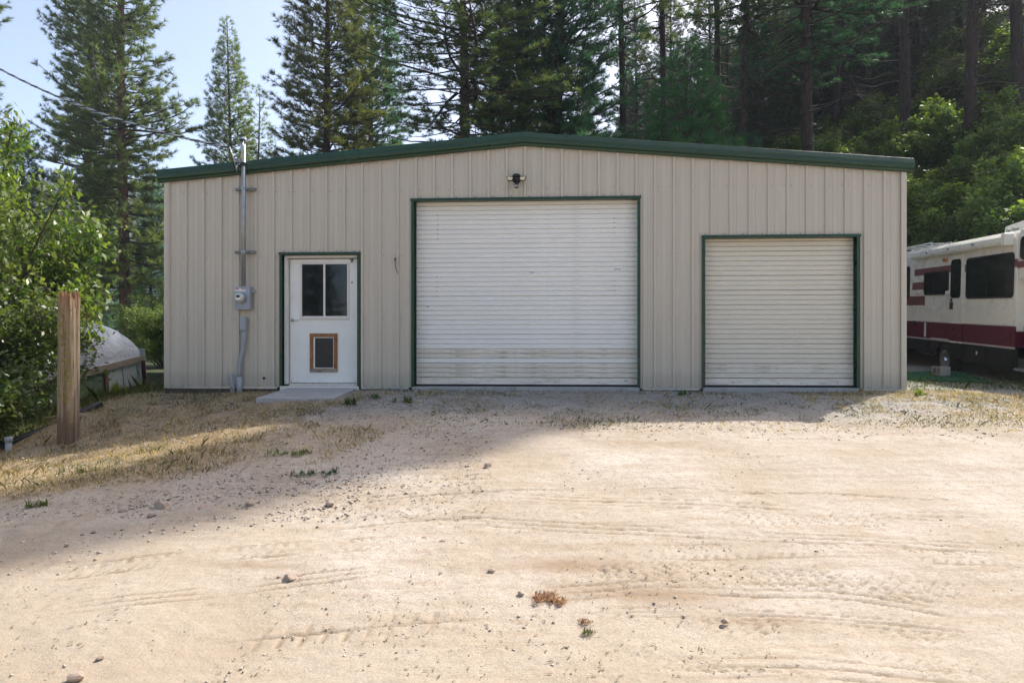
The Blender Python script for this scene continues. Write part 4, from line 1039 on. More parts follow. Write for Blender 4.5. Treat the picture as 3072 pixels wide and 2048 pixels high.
# local x from -9 to 0 (right end), y=0 facing eave, y grows away; z=0 eave
def arch(phi): return (1.9*(1-math.cos(phi)), 1.28*math.sin(phi)**.8)
nxs, nph = 46, 22; V = []
for i in range(nxs):
    s = -9+9.25*i/(nxs-1); e = max(0, (s+1.3)/1.55); k = math.sqrt(max(0, 1-e**2.4)) if e > 0 else 1
    for j in range(nph):
        phi = math.pi*j/(nph-1); y_, z_ = arch(phi) if 0 < j < nph-1 else (0 if j == 0 else 3.8, 0)
        rib = .03*abs(math.sin(s*math.pi/1.25)); y_ = 1.9+(y_-1.9)*(1-.18*(1-k)); z_ = z_*(k*.93+.07)*(1-rib)
        V.append((s+.02*math.sin(phi*9), y_, z_+.02*math.sin(s*6+phi*5)*math.sin(phi)))
Fc = [(i*nph+j, (i+1)*nph+j, (i+1)*nph+j+1, i*nph+j+1) for i in range(nxs-1) for j in range(nph-1)]
o = MB().add(V, Fc).build('plastic_cover', M['film'], hh, smooth=True)
MB().box(-9, -.15, -.03, .01, -.10, .07).build('eave_board', M['woodgrey'], hh, bevel=.004)
MB().box(-1.85, -.25, .03, .05, -.9, -.10).build('side_sheet', M['sheet'], hh)
MB().box(-9, -2.0, .05, .06, -.9, -.10).build('side_sheet', paint('green_netting', (.12, .17, .10), .8, .3, scale=8), hh)
MB().box(.0, .03, .02, 1.6, -.9, .25).build('end_sheet', M['sheet'], hh)
MB().box(-2.0, -1.86, .0, .06, -.9, -.10).build('side_post', M['brownpost'], hh)
MB().tube([(-.35, -.12, -.95), (-.35, -.12, -.05)], .055, 10).build('side_post', M['darkred'], hh)
for s in (-.85, -1.55, -3.6, -5.2):
    MB().tube([(s, -.25, -1.1), (s, -.2, -.02)], .018, 8).build('steel_pole', M['galv'], hh)
MB().tube([(-.75, -.15, -.1), (-.72, -.2, -.5), (-.55, -.2, -.75), (-.4, -.2, -.6), (-.42, -.2, -.2)], .008, 6).build('hose', M['dark'], hh)
MB().tube([(-1.6, .9, .98), (-1.6, .8, 1.05)], .06, 8).build('hoop_end_cap', M['strut'], hh)
# timbers, hose pipe and pipes on the ground
def lie(name, pa, pb, r, mat, label, cat, sq=1, boxy=None):
    A_, B_ = pa, pb; o = empty(name, A_); tag(o, label, cat); d_ = B_-A_
    if boxy:
        L_ = d_.length; ob = MB().box(0, L_, -boxy[0]/2, boxy[0]/2, 0, boxy[1]).build(name+'_body', mat, o, bevel=.006)
        ob.rotation_euler = Euler((0, -math.asin(d_.z/L_), math.atan2(d_.y, d_.x)), 'XYZ')
    else:
        pts = [d_*t+Vector((0, 0, .015*math.sin(t*9)+r)) for t in np.linspace(0, 1, 10)]
        MB().tube(pts, r, 8).build(name+'_body', mat, o, smooth=True)
    return o
def gp(x, y, dz=0): return Vector((x, y, gz(x, y)+dz))
e1 = G(305, 1222); e2 = gp(e1.x-1.3, e1.y-2.2)
lie('drain_pipe', gp(e1.x, e1.y), gp(-7.1, e1.y-1.1), .05, M['dark'], 'black drain pipe lying in the grass behind the post', 'pipe')
lie('timber_plank', gp(-9.6, 14.0, .02), gp(-7.7, 15.2, .02), 0, M['woodgrey'], 'pale old timber lying on the ground below the hoop house', 'timber', boxy=(.15, .09))
ppv = gp(-5.55, 7.4)
ppv = G(30, 1352); 
po = empty('standpipe', (ppv.x-.02, ppv.y, ppv.z)); tag(po, 'short pale plastic standpipe at the bottom of the left bushes', 'pipe')
MB().tube([(0, 0, -.2), (0, 0, .17)], .04, 12).build('pipe_body', M['pvc'], po, smooth=True)
MB().tube([(0, 0, .12), (0, 0, .19)], .05, 12).build('pipe_cap', M['pvc'], po, smooth=True)

# ------------------------------------------------------------------ motorhome
RO = Vector((9.37, 12.6, 0)); RD = Vector((.166, .986, 0)).normalized(); PITCH = .056
def rv(px, py):
    a = (px-CX)/F; x = (RO.x-RO.y*a)/(RD.y*a-RD.x); Yr = RO.y+RD.y*x
    return x, CAMZ-(py-HY)/F*Yr-PITCH*x
def rq(rx, ry): return rv(2640+rx/2.449, 620+ry/2.449)
mh = empty('motorhome', RO)
X_ = (RD+Vector((0, 0, PITCH))).normalized(); Y_ = Vector((0, 0, 1)).cross(X_).normalized(); Z_ = X_.cross(Y_)
mh.matrix_world = Matrix.Translation(RO) @ Matrix((X_, Y_, Z_)).transposed().to_4x4()
tag(mh, 'cream motorhome with maroon stripes parked right of the building', 'motorhome')
M['cream'] = paint('rv_cream', (.82, .79, .68), .3, .04, scale=.8, spec=.4, coat=.2)
M['maroon'] = paint('rv_maroon', (.11, .010, .028), .35, .1, scale=1, spec=.3)
M['maroonlight'] = paint('rv_maroon_faded', (.20, .07, .075), .4, .15, scale=2)
M['skirt'] = paint('rv_skirt', (.011, .011, .012), .5, .3, scale=4, spec=.25)
M['pinkline'] = paint('rv_line', (.55, .48, .47), .4, .1)
M['chrome'] = paint('chrome', (.7, .7, .7), .12, .1, metal=1, scale=8)
M['orange'] = paint('orange_lens', (.45, .13, .02), .3, .1)
zroof = 2.87; L = 8.2; xf = .20
sec = [(0, .95), (0, 2.66), (-.03, 2.78), (-.12, 2.85), (-.5, 2.885), (-1.9, 2.885), (-2.28, 2.85), (-2.37, 2.78), (-2.4, 2.66), (-2.4, .95)]
MB().prism(sec, xf, L, 'x').build('body', M['cream'], mh, bevel=.01)
zmb, zmt = rq(770, 1010)[1], rq(770, 862)[1]
zsk = rq(800, 1165)[1]
print('rv', zmb, zmt, zsk, rq(240, 830), rq(240, 960), rq(960, 340), rq(618, 380), rq(195, 320), rq(1058, 150), rq(470,1180), rq(985,1200))
MB().prism([(-.02, zmb), (-.02, .952), (-2.38, .952), (-2.38, zmb)], xf+.02, L-.02, 'x').build('lower_body', M['maroon'], mh)
MB().box(xf-.0, L, -.019, .006, zmb, zmt-.02).build('maroon_band', M['maroon'], mh, bevel=.003)
MB().box(xf-.0, L, .0, .012, zmt-.019, zmt).build('trim_line', M['pinkline'], mh)
MB().box(xf-.0, L, -.01, .018, zmb-.035, zmb-.001).build('trim_line', M['pinkline'], mh, bevel=.003)
# skirt with wheel arch
xw = rq(468, 1120)[0]; zw = rq(468, 1120)[1]-.02
skt, skb = zmb-.036, zsk
def skirt(x0, x1, zb=skb): MB().box(x0, x1, -.06, .004, zb, skt).build('skirt_panel', M['skirt'], mh, bevel=.01)
skirt(xf, rq(618, 1100)[0]); skirt(rq(618, 1100)[0]+.005, rq(612, 1100)[0]+.01) if False else None
xd0, xd1 = rq(606, 1000)[0], rq(508, 1000)[0]
arch_x0, arch_x1 = xw-.42, xw+.42
MB().box(rq(618, 1100)[0]+.005, arch_x0-.005, -.06, .004, skb+.03, skt).build('skirt_panel', M['skirt'], mh, bevel=.01)
pts = [(arch_x0, skt), (arch_x1, skt)]+[(xw+.42*math.cos(a), skb+.1+(skt-skb-.15)*math.sin(a)) for a in np.linspace(0, math.pi, 12)]
MB().prism(pts, -.06, .004).build('wheel_arch', M['skirt'], mh)
MB().box(arch_x1+.005, L, -.06, .004, skb+.10, skt).build('skirt_panel', M['skirt'], mh, bevel=.01)
def storage(ra, rb, ya, yb, mat, name='storage_door', proud=.012):
    (x0, z0), (x1, z1) = rq(ra, yb), rq(rb, ya); x0, x1 = min(x0, x1), max(x0, x1)
    return MB().prism(rrect(x0, x1, min(z0, z1), max(z0, z1), .05), .005, proud+.006).build(name, M[mat], mh, bevel=.006)
xs1 = storage(665, 775, 1040, 1115, 'skirt'); storage(808, 978, 1065, 1165, 'skirt'); storage(262, 358, 980, 1060, 'skirt')
m_x, m_z = rq(712, 1073); MB().box(m_x-.03, m_x+.03, .019, .022, m_z-.035, m_z+.035).build('white_sticker', M['paper'], mh)
for sx in (0, -.0):
    pass
xp0, zp0 = rq(950, 1012); xp1, zp1 = rq(740, 893); 
MB().prism(rrect(xp0, xp1, zp0+.04, zp1, .06), .007, .016).build('storage_door', M['maroon'], mh, bevel=.005)
# wheel
MB().tube([(xw, -.03, zw), (xw, -.26, zw)], .37, 26).build('rear_tyre', M['rubber'], mh, bevel=.02)
wc = MB().tube([(xw, -.026, zw), (xw, -.015, zw), (xw, -.06, zw)], [.22, .235, .10], 24).build('wheel_cover', M['chrome'], mh)
MB().tube([(xw, -.05, zw), (xw, .01, zw)], [.08, .06], 12).build('hub_cap', M['chrome'], wc)
MB().tube([(xw, -2.15, zw), (xw, -2.37, zw)], .37, 20).build('rear_tyre', M['rubber'], mh)
MB().box(xf+.3, L-.2, -1.6, -.8, .35, .8).build('chassis', M['dark'], mh)
for dx in (.7, 1.1): MB().tube([(xw+dx, -.2, .45), (xw+dx+.3, -.2, .25), (xw+dx+.7, -.2, .28)], .02, 6).build('exhaust_pipe', M['strut'], mh)
# windows
def window(x0, x1, z0, z1, r=.09, mull=None, name='window'):
    f = MB().prism(rrect(x0, x1, z0, z1, r), .001, .022).build(name, M['dark'], mh, bevel=.006)
    MB().prism(rrect(x0+.035, x1-.035, z0+.035, z1-.035, r*.8), .0225, .025).build('pane', M['rvglass'], f)
    m_ = MB()
    if mull: m_.box(mull-.008, mull+.008, .0255, .030, z0+.04, z1-.04).build('mullion', M['dark'], f)
    return f
x0, _ = rq(963, 600); x1, _ = rq(618, 600); zt_, zb_ = rq(790, 360)[1], rq(790, 675)[1]
window(x0, x1, zb_, zt_, mull=rq(775, 500)[0])
x0, x1 = rq(490, 600)[0], rq(312, 600)[0]; window(x0, x1, rq(400, 650)[1], rq(400, 478)[1], mull=rq(392, 500)[0])
x0, x1 = rq(208, 500)[0], rq(100, 500)[0]; window(x0, x1, rq(200, 680)[1], rq(200, 440)[1])
# door
dx0, dx1 = rq(604, 700)[0], rq(508, 700)[0]; dzb, dzt = rq(560, 1095)[1], rq(545, 360)[1]
dr = MB().prism(rrect(dx0, dx1, dzb, dzt, .13), .001, .020).build('entry_door', M['cream'], mh, bevel=.006)
MB().box(dx0-.004, dx1+.004, .0065, .024, zmb, zmt-.02).build('door_stripe', M['maroon'], dr)
MB().box(dx0-.004, dx1+.004, .0065, .024, dzb-.002, skt).build('door_skirt', M['skirt'], dr)
MB().prism(rrect(rq(584, 500)[0], rq(512, 500)[0], rq(545, 672)[1], rq(545, 390)[1], .10), .0205, .034).build('door_pane', M['rvglass'], dr, bevel=.006)
hx_, hz_ = rq(521, 728); MB().box(hx_-.06, hx_+.06, .021, .045, hz_-.08, hz_+.08).build('door_latch', M['dark'], dr, bevel=.005)
hx_, hz_ = rq(518, 686); MB().box(hx_-.035, hx_+.035, .021, .035, hz_-.04, hz_+.04).build('door_lock', M['dark'], dr, bevel=.004)
hx_, hz_ = rq(494, 690); MB().tube([(hx_, .02, hz_+.18), (hx_+.02, .07, hz_+.12), (hx_+.04, .07, hz_-.1), (hx_-.02, .02, hz_-.2)], .012, 8).build('grab_handle', M['whitetrim'], mh, smooth=True)
hx_, hz_ = rq(495, 635); MB().tube([(hx_, .0, hz_), (hx_, .07, hz_)], .05, 12).build('porch_lamp', M['whitetrim'], mh)
hx_, hz_ = rq(468, 396); MB().box(hx_-.07, hx_+.07, .0, .06, hz_-.035, hz_+.035).build('marker_lamp', M['orange'], mh, bevel=.01)
# stripes
def stripe(ra, rb, ya, yb, mid, name='stripe', mat='maroonlight'):
    x0, x1 = rq(rb, 500)[0], rq(ra, 500)[0]; z0, z1 = rq(mid, yb)[1], rq(mid, ya)[1]
    MB().box(x0, x1, .0012, .0055, z0, z1).build(name, M[mat], mh)
    return x0, x1, z0, z1
stripe(240, 506, 462, 510, 270); stripe(226, 312, 558, 612, 270); stripe(584, 616, 430, 485, 600); stripe(962, 985, 388, 446, 975)
x0, x1, z0, z1 = stripe(150, 318, 658, 725, 270)
for k in range(6): zz_ = z0+.03+k*(z1-z0-.06)/5; MB().box(x0+.12, x1-.5, .006, .016, zz_-.006, zz_+.006).build('louvre', M['maroonlight'], mh)
hx_, hz_ = rq(262, 632); MB().box(hx_-.25, hx_+.2, .001, .03, hz_-.02, hz_+.01).build('fridge_trim', M['whitetrim'], mh)
hx_, hz_ = rq(262, 737); MB().box(hx_-.25, hx_+.2, .001, .02, hz_-.02, hz_+.02).build('vent_trim', M['cream'], mh)
hx_, hz_ = rq(327, 902); MB().box(hx_-.05, hx_+.05, .0065, .012, hz_-.17, hz_+.17).build('emblem', M['whitetrim'], mh)
hx_, hz_ = rq(246, 855); MB().box(hx_-.07, hx_+.07, .0065, .014, hz_-.06, hz_+.06).build('fuel_flap', M['dark'], mh)
MB().box(rq(505, 950)[0], rq(375, 945)[0], .018, .03, zmb-.02, zmb+.03).build('arch_trim', M['pinkline'], mh, bevel=.01)
# awning
ax0, ax1 = rq(955, 250)[0], rq(252, 360)[0]; az0, az1 = rq(900, 290)[1], rq(900, 215)[1]
aw = MB().prism([(.002, az0+.05), (.12, az0), (.15, az0+.06), (.14, az1-.05), (.08, az1), (.002, az1+.02)], ax0+.13, ax1, 'x').build('awning_case', M['cream'], mh, bevel=.012)
MB().box(ax0, ax0+.128, .002, .17, az0-.02, az1+.01).build('awning_end', M['cream'], mh, bevel=.012)
for r_ in (372, 532, 715): hx_, hz_ = rq(r_, 330 if r_ == 372 else 300); MB().tube([(hx_, .145, (az0+az1)/2), (hx_, .17, (az0+az1)/2)], .022, 6).build('awning_bolt', M['strut'], aw)
# roof air conditioner and rack
ax, az = rq(940, 200)[0], 2.88
acx0, acx1 = rv(3010, 700)[0]+.0, rv(2895, 700)[0]+.2
ac = MB().prism([(acx0+.35, 2.885), (acx1, 2.885), (acx1-.08, 3.10), (acx0+.9, 3.16), (acx0+.5, 3.13)], -1.45, -.75).build('air_conditioner', M['whitetrim'], mh, bevel=.03)
tx = bpy.data.curves.new('lettering', 'FONT'); tx.body = 'Duo-Therm'; tx.size = .10; tx.extrude = .001
txo0 = bpy.data.objects.new('lettering_source', tx); COL.objects.link(txo0); bpy.context.view_layer.update()
tme = bpy.data.meshes.new_from_object(txo0.evaluated_get(bpy.context.evaluated_depsgraph_get())); bpy.data.objects.remove(txo0)
txo = bpy.data.objects.new('lettering', tme); COL.objects.link(txo); txo.parent = ac; tme.materials.clear(); tme.materials.append(M['strut']); tag(txo, kind='stuff')
txo.location = (acx1-.12, -.746, 2.97); txo.rotation_euler = (math.radians(90), 0, math.radians(180))
rk = MB()
rx0 = rv(2752, 730)[0]+.2
for yy_ in (-.35, -.8): rk.tube([(rx0, yy_, 2.88), (rx0+.02, yy_, 3.0), (rx0+2.4, yy_, 3.0), (rx0+2.4, yy_, 2.88)], .014, 8)
for k in range(4): rk.tube([(rx0+.3+k*.6, -.35, 3.0), (rx0+.3+k*.6, -.8, 3.0)], .01, 6)
rk.build('roof_rack', M['whitetrim'], mh, smooth=True)
MB().prism([(rx0+.5, 2.89), (rx0+1.2, 2.89), (rx0+1.1, 3.02), (rx0+.6, 3.02)], -1.5, -1.0).build('roof_vent', M['cream'], mh, bevel=.02)
# over-cab and cab
MB().prism([(xf-.002, 1.90), (xf-.002, 2.86), (xf-1.2, 2.80), (xf-1.75, 2.45), (xf-1.8, 2.1), (xf-1.2, 1.95)], -2.38, -.01).build('overcab', M['cream'], mh, bevel=.05)
f = MB().prism(rrect(rq(1140, 300)[0], rq(1005, 300)[0], rq(1030, 395)[1], rq(1030, 222)[1], .10), -.008, .02).build('window', M['dark'], mh, bevel=.006)
MB().prism(rrect(rq(1134, 300)[0], rq(1011, 300)[0], rq(1030, 385)[1], rq(1030, 232)[1], .09), .0205, .023).build('pane', M['rvglass'], f)
MB().box(xf-1.2, xf-.003, -.009, -.004, rq(1030, 450)[1], rq(1030, 400)[1]).build('stripe', M['maroonlight'], mh)
MB().prism([(xf-.003, .55), (xf-.003, 1.90), (xf-1.2, 1.9), (xf-1.6, 1.45), (xf-2.6, 1.3), (xf-2.75, .9), (xf-2.7, .5)], -2.2, -.16).build('cab', M['cream'], mh, bevel=.05)
MB().box(xf-1.15, xf-.16, -.156, -.148, .62, 1.86).build('cab_door', M['cream'], mh, bevel=.005)
MB().box(xf-2.5, xf-.003, -.155, -.140, zmb, zmt).build('cab_stripe', M['maroon'], mh)
MB().box(xf-1.1, xf-.01, -.18, .02, skb-.02, skb+.03).build('running_board', M['galv'], mh, bevel=.01)
MB().tube([(xf-1.9, -.18, .37), (xf-1.9, -.45, .37)], .37, 24).build('front_tyre', M['rubber'], mh)

# ------------------------------------------------------------------ block and mat
def block():
    p = G(2850, 1131); o = empty('concrete_block', (p.x, p.y+.05, p.z)); o.rotation_euler = (0, 0, math.radians(-97)); o.location = (p.x-.17, p.y+.35, gz(p.x, p.y+.2)+.02); tag(o, 'grey hollow concrete block standing on the green turf mat', 'concrete block')
    L_, Wd, H_, t = .39, .19, .19, .032
    m_ = MB(); xs_ = [0, t, L_/2-t/2, L_/2+t/2, L_-t, L_]
    # cores run along local y (seen end-on from the yard)
    m_.box(0, L_, 0, Wd, 0, t).box(0, L_, 0, Wd, H_-t, H_)
    m_.box(0, t, 0, Wd, t, H_-t).box(L_/2-t/2, L_/2+t/2, 0, Wd, t, H_-t).box(L_-t, L_, 0, Wd, t, H_-t)
    m_.build('block_body', M['concrete'], o)
    for s in (0,): pass
block()
c = [G(2700, 1118), G(2890, 1116), G(2975, 1150), G(2700, 1140)]
def turf():
    nx_, ny_ = 26, 16; V = []
    for j in range(ny_):
        for i in range(nx_):
            a = c[0].lerp(c[1], i/(nx_-1)); b_ = c[3].lerp(c[2], i/(nx_-1)); p = a.lerp(b_, j/(ny_-1)); V.append((p.x, p.y, gz(p.x, p.y)+.012+.006*math.sin(i*1.3+j)))
    o = mesh_np('turf_mat', V, [(j*nx_+i, j*nx_+i+1, (j+1)*nx_+i+1, (j+1)*nx_+i) for j in range(ny_-1) for i in range(nx_-1)], paint('turf_green', (.012, .13, .055), .95, .3, scale=9, bmp=1., bscale=300), smooth=True)
    sm = o.modifiers.new('s', 'SOLIDIFY'); sm.thickness = .014
    tag(o, 'bright green artificial turf mat beside the motorhome', 'mat')
turf()

# ------------------------------------------------------------------ stones, weeds, grass
M['stone'] = paint('stone', (.42, .33, .26), .85, .3, scale=14, bmp=.6)
M['stonedark'] = paint('stone_dark', (.17, .13, .10), .9, .35, scale=12, bmp=.6)
def rockmesh(seed, sub=2):
    import bmesh
    bm = bmesh.new(); bmesh.ops.create_icosphere(bm, subdivisions=sub, radius=1); g = random.Random(seed)
    k = [(Vector((g.gauss(0, 1), g.gauss(0, 1), g.gauss(0, 1))).normalized(), g.uniform(.55, .85)) for _ in range(9)]
    for v in bm.verts:
        for n_, d_ in k:
            t = v.co.dot(n_)
            if t > d_: v.co -= n_*(t-d_)
        v.co *= 1+g.uniform(-.04, .04)
        v.co.z *= .7
    me = bpy.data.meshes.new('stone'); bm.to_mesh(me); bm.free(); return me
rms = [rockmesh(s) for s in range(5)]
for m_ in rms: m_.materials.append(M['stone'])
stones = [((871, 1737), .062, 'largest loose stone alone on the left of the driveway'), ((1463, 1398), .058, 'stone on the shade edge below the big roller door'), ((1562, 1785), .04, 'stone beside the dry weed tuft'),
          ((1330, 1628), .042, 'stone at the end of the small cluster mid driveway'), ((1272, 1617), .034, 'middle stone of the cluster mid driveway'), ((1228, 1612), .026, 'first small stone of the cluster mid driveway'), ((1385, 1633), .03, 'lone stone right of the cluster mid driveway'),
          ((1475, 1716), .042, 'stone in the hollow left of the dry weed tuft'), ((483, 1522), .09, 'largest cobble in the shaded stony bank'), ((455, 1548), .06, 'pale cobble below the largest one in the stony bank'),
          ((608, 1526), .06, 'pale cobble right end of the stony bank'), ((420, 1440), .05, 'cobble in the grass above the stony bank'), ((990, 1515), .055, 'brown stone at the edge of shade left of the tracks'),
          ((225, 2035), .055, 'lumpy stone at the bottom edge of the view'), ((300, 1975), .03, 'small reddish stone near the lower left edge'), ((2175, 1865), .035, 'dark stone on the tyre tracks'),
          ((2710, 1236), .05, 'white stone on the sunny rise by the building corner'), ((750, 1515), .07, 'brown cobble on the right of the stony bank'), ((240, 1580), .05, 'cobble at the left end of the stony bank'), ((370, 1535), .055, 'dark cobble half buried in the stony bank')]
for i, ((a, b_), s, lb) in enumerate(stones):
    s *= .72
    p = G(a, b_); o = bpy.data.objects.new('stone', rms[i % 5]); COL.objects.link(o); o.location = (p.x, p.y, p.z+s*.25); o.scale = (s, s*.85, s); o.rotation_euler = (0, 0, R.uniform(0, 6))
    tag(o, lb, 'stone', 'loose stones on the yard')
# gravel, joined: many
def scatter_rocks(name, n, fn, smin, smax, mat, label, seed, flat=.6):
    g = np.random.default_rng(seed); x, y = fn(g, n)
    z = ground(x, y)+detail(x, y)[0]*.6
    s = smin+(smax-smin)*g.random(len(x))**3.5
    base = np.array([(1, 0, 0), (-1, 0, 0), (0, 1, 0), (0, -1, 0), (0, 0, 1), (0, 0, -1)], float)
    V = base[None]*g.uniform(.55, 1.25, (len(x), 6, 1)); V += g.normal(0, .16, V.shape)
    a = g.uniform(0, 6.28, len(x)); ca_, sa = np.cos(a)[:, None], np.sin(a)[:, None]
    Vx = V[..., 0]*ca_-V[..., 1]*sa; Vy = V[..., 0]*sa+V[..., 1]*ca_
    V = np.stack([Vx*s[:, None]+x[:, None], Vy*s[:, None]+y[:, None], V[..., 2]*s[:, None]*flat+z[:, None]+s[:, None]*.2], -1).reshape(-1, 3)
    f = np.array([(0, 2, 4), (2, 1, 4), (1, 3, 4), (3, 0, 4), (2, 0, 5), (1, 2, 5), (3, 1, 5), (0, 3, 5)])
    Fc = (np.arange(len(x))[:, None, None]*6+f[None]).reshape(-1, 3)
    tag(mesh_np(name, V, Fc, mat), label, name.replace('_', ' '), kind='stuff')
def pebmat():
    m, nt, b, o = newmat('pebbles'); g = nt.nodes.new('ShaderNodeNewGeometry')
    c = ramp(nt, g.outputs['Random Per Island'], [(0, (.22, .17, .13)), (.25, (.38, .31, .24)), (.6, (.50, .42, .34)), (.85, (.44, .39, .33)), (1., (.60, .55, .49))]); nt.links.new(c, b.inputs['Base Color']); b.inputs['Roughness'].default_value = .9; return m
M['peb'] = pebmat()
def f_upper(g, n):
    x = g.uniform(-6, 8, n*2); y = g.uniform(7.6, 11.4, n*2); k = (y < 11.45-.057*(x+5.9)) & (g.random(n*2) < sstep((y-7.4)/1.8)); return x[k][:n], y[k][:n]
BANK = curve(trackpx([(0, 1600), (300, 1572), (600, 1545), (900, 1508), (1150, 1475)]))
def f_bank(g, n):
    x = g.uniform(-4.6, -1.3, n); y = BANK(x)+g.normal(.18, .30, n); return x, y
def f_drive(g, n):
    y = 2.9+g.random(n)**1.2*5.8; x = g.uniform(-1, 1, n)*(.78*y+.3); return x, y
def f_drive2(g, n):
    x, y = f_drive(g, n*5); k = vnoise(x*1.1, y*1.1, 301)*.6+vnoise(x*3, y*3, 302)*.4 > .56; return x[k][:n], y[k][:n]
def f_slope(g, n):
    y = g.uniform(5.3, 10.5, n); x = g.uniform(-6.6, -.2, n); return x, y
scatter_rocks('gravel', 15000, f_upper, .006, .022, M['peb'], 'fine grey gravel spread before the roller doors', 1)
scatter_rocks('bank_pebbles', 1900, f_bank, .004, .022, M['peb'], 'pebbles and cobbles along the stony bank of the driveway', 2, .7)
scatter_rocks('driveway_pebbles', 2400, f_drive2, .002, .014, M['peb'], 'small pebbles scattered over the sandy driveway', 3)
scatter_rocks('driveway_grit', 9000, f_drive, .0015, .006, M['peb'], 'coarse grit over the whole sandy driveway', 33)
scatter_rocks('slope_pebbles', 5000, f_slope, .005, .022, M['peb'], 'pebbles among the dry grass on the left slope', 4)
def blades(name, x, y, h, w_, mat, label, seed, bend=.6, tri=True, zoff=0):
    g = np.random.default_rng(seed); n = len(x); z = ground(x, y)+detail(x, y)[0]*.3+zoff
    a = g.uniform(0, 6.28, n); hh = h*(.35+g.gamma(1.6, .42, n)); lean = g.uniform(0, bend, n)*hh
    p = np.stack([x, y, z-.01], 1); sd_ = np.stack([np.cos(a), np.sin(a), 0*a], 1)*w_/2
    b2 = a+g.uniform(.8, 2.3, n); tipd = np.stack([np.cos(b2)*lean, np.sin(b2)*lean, hh], 1); mid = np.stack([np.cos(b2)*lean*.3, np.sin(b2)*lean*.3, hh*.6], 1)
    V = np.stack([p-sd_, p+sd_, p+mid+sd_*.7, p+tipd, p+mid-sd_*.7], 1).reshape(-1, 3); i = np.arange(n)[:, None]*5
    V4 = V; Fc = i+np.array([[0, 1, 2, 3, 4]])
    o = mesh_np(name, V4, Fc, mat); tag(o, label, 'grass', kind='stuff'); return o
def clumpy(g, n, x0, x1, y0, y1, thr, fr=1.0, seed=0, extra=None):
    x = g.uniform(x0, x1, n*4); y = g.uniform(y0, y1, n*4); d_ = vnoise(x*fr, y*fr, seed)*.6+vnoise(x*fr*3.1, y*fr*3.1, seed+1)*.4
    k = (d_ > thr)
    if extra is not None: k &= extra(x, y)
    return x[k][:n], y[k][:n]
g = np.random.default_rng(9)
ok = lambda x, y: (y < 11.50-.057*(x+5.9)) | (x < -6.0)
okslab = lambda x, y: ok(x, y) & ~((x > -3.95) & (x < -2.5) & (y > 10.0))
slopeok = lambda x, y: okslab(x, y) & (y > 5.9+.10*(x+6.5)+.5*vnoise(x*1.5, y*1.5, 71)) & (x < -2.0-.9*(vnoise(x*.9, y*.9, 70)-.5)*2.4+.1*(y-9))
x, y = clumpy(g, 24000, -7.4, 1.2, 5.8, 11.6, .36, 1.9, 61, slopeok); blades('dry_grass', x, y, .042, .0045, M['grassdry'], 'dry straw coloured grass on the left slope', 1, 1.2)
x, y = clumpy(g, 16000, -7.4, .5, 6.6, 11.9, .47, 1.6, 77, slopeok); blades('green_grass', x, y, .032, .0038, M['grassgreen'], 'green grass patches on the left slope', 2, 1.0)
x, y = clumpy(g, 5000, -11.5, -6.0, 11.2, 19, .35, .9, 78, None); blades('meadow_grass', x, y, .16, .014, M['grassgreen'], 'lush green grass beside the building towards the hoop house', 3, .8)
x, y = clumpy(g, 6500, -1.5, 7.0, 8.2, 11.2, .50, 1.3, 80, okslab); blades('sparse_grass', x, y, .028, .006, M['grassgreen'], 'sparse short grass in the gravel by the doors', 4, 1.6)
x, y = clumpy(g, 9000, -1.5, 9.5, 8.0, 11.4, .46, 1.1, 83, okslab); blades('straw_litter', x, y, .02, .006, M['grassdry'], 'flattened straw in the gravel by the doors', 5, 3.0)
rr_ = lambda x, y: (np.abs((x-6.6)/2.4)**2+np.abs((y-9.7)/1.3)**2 < 1)
x, y = clumpy(g, 9000, 4, 9.4, 8.2, 11, .36, 1.3, 90, rr_); blades('rise_grass', x, y, .035, .006, M['grassdry'], 'thin golden grass on the sunny rise by the corner', 6, 1.2)
x, y = clumpy(g, 9000, 6.4, 12, 10.6, 15.5, .4, 1.2, 92, lambda x, y: (x > 6.45)); blades('verge_grass', x, y, .045, .008, M['grassgreen'], 'shaded grass and litter beside the turf mat', 7, 1.4)
# needle litter
g = np.random.default_rng(19)
def litter(n, fn, seed, name, label, s=.03, col=(.07, .045, .03)):
    g = np.random.default_rng(seed); x, y = fn(g, n); z = ground(x, y)+detail(x, y)[0]*dm_(x, y)+.006
    a = g.uniform(0, 6.28, len(x)); l = s*g.uniform(.3, 1.3, len(x)); p = np.stack([x, y, z], 1); d_ = np.stack([np.cos(a)*l, np.sin(a)*l, g.uniform(-.002, .006, len(x))], 1); sd_ = np.stack([-np.sin(a), np.cos(a), 0*a], 1)*.0032
    V = np.stack([p-sd_, p+sd_, p+d_+sd_, p+d_-sd_], 1).reshape(-1, 3); Fc = np.arange(len(x))[:, None]*4+np.array([[0, 1, 2, 3]])
    tag(mesh_np(name, V, Fc, paint(name+'_brown', col, .9, .4, scale=20)), label, 'litter', kind='stuff')
def dm_(x, y): return 1-.75*sstep((y-7.5)/1.5)
litter(16000, f_upper, 41, 'needle_litter', 'dark fallen pine needles and twigs on the gravel')
litter(1100, f_drive2, 42, 'twig_litter', 'tiny dark twigs lying over the sandy driveway', .022, (.16, .11, .07))
litter(7000, f_slope, 43, 'slope_litter', 'fallen needles on the left slope', .035)

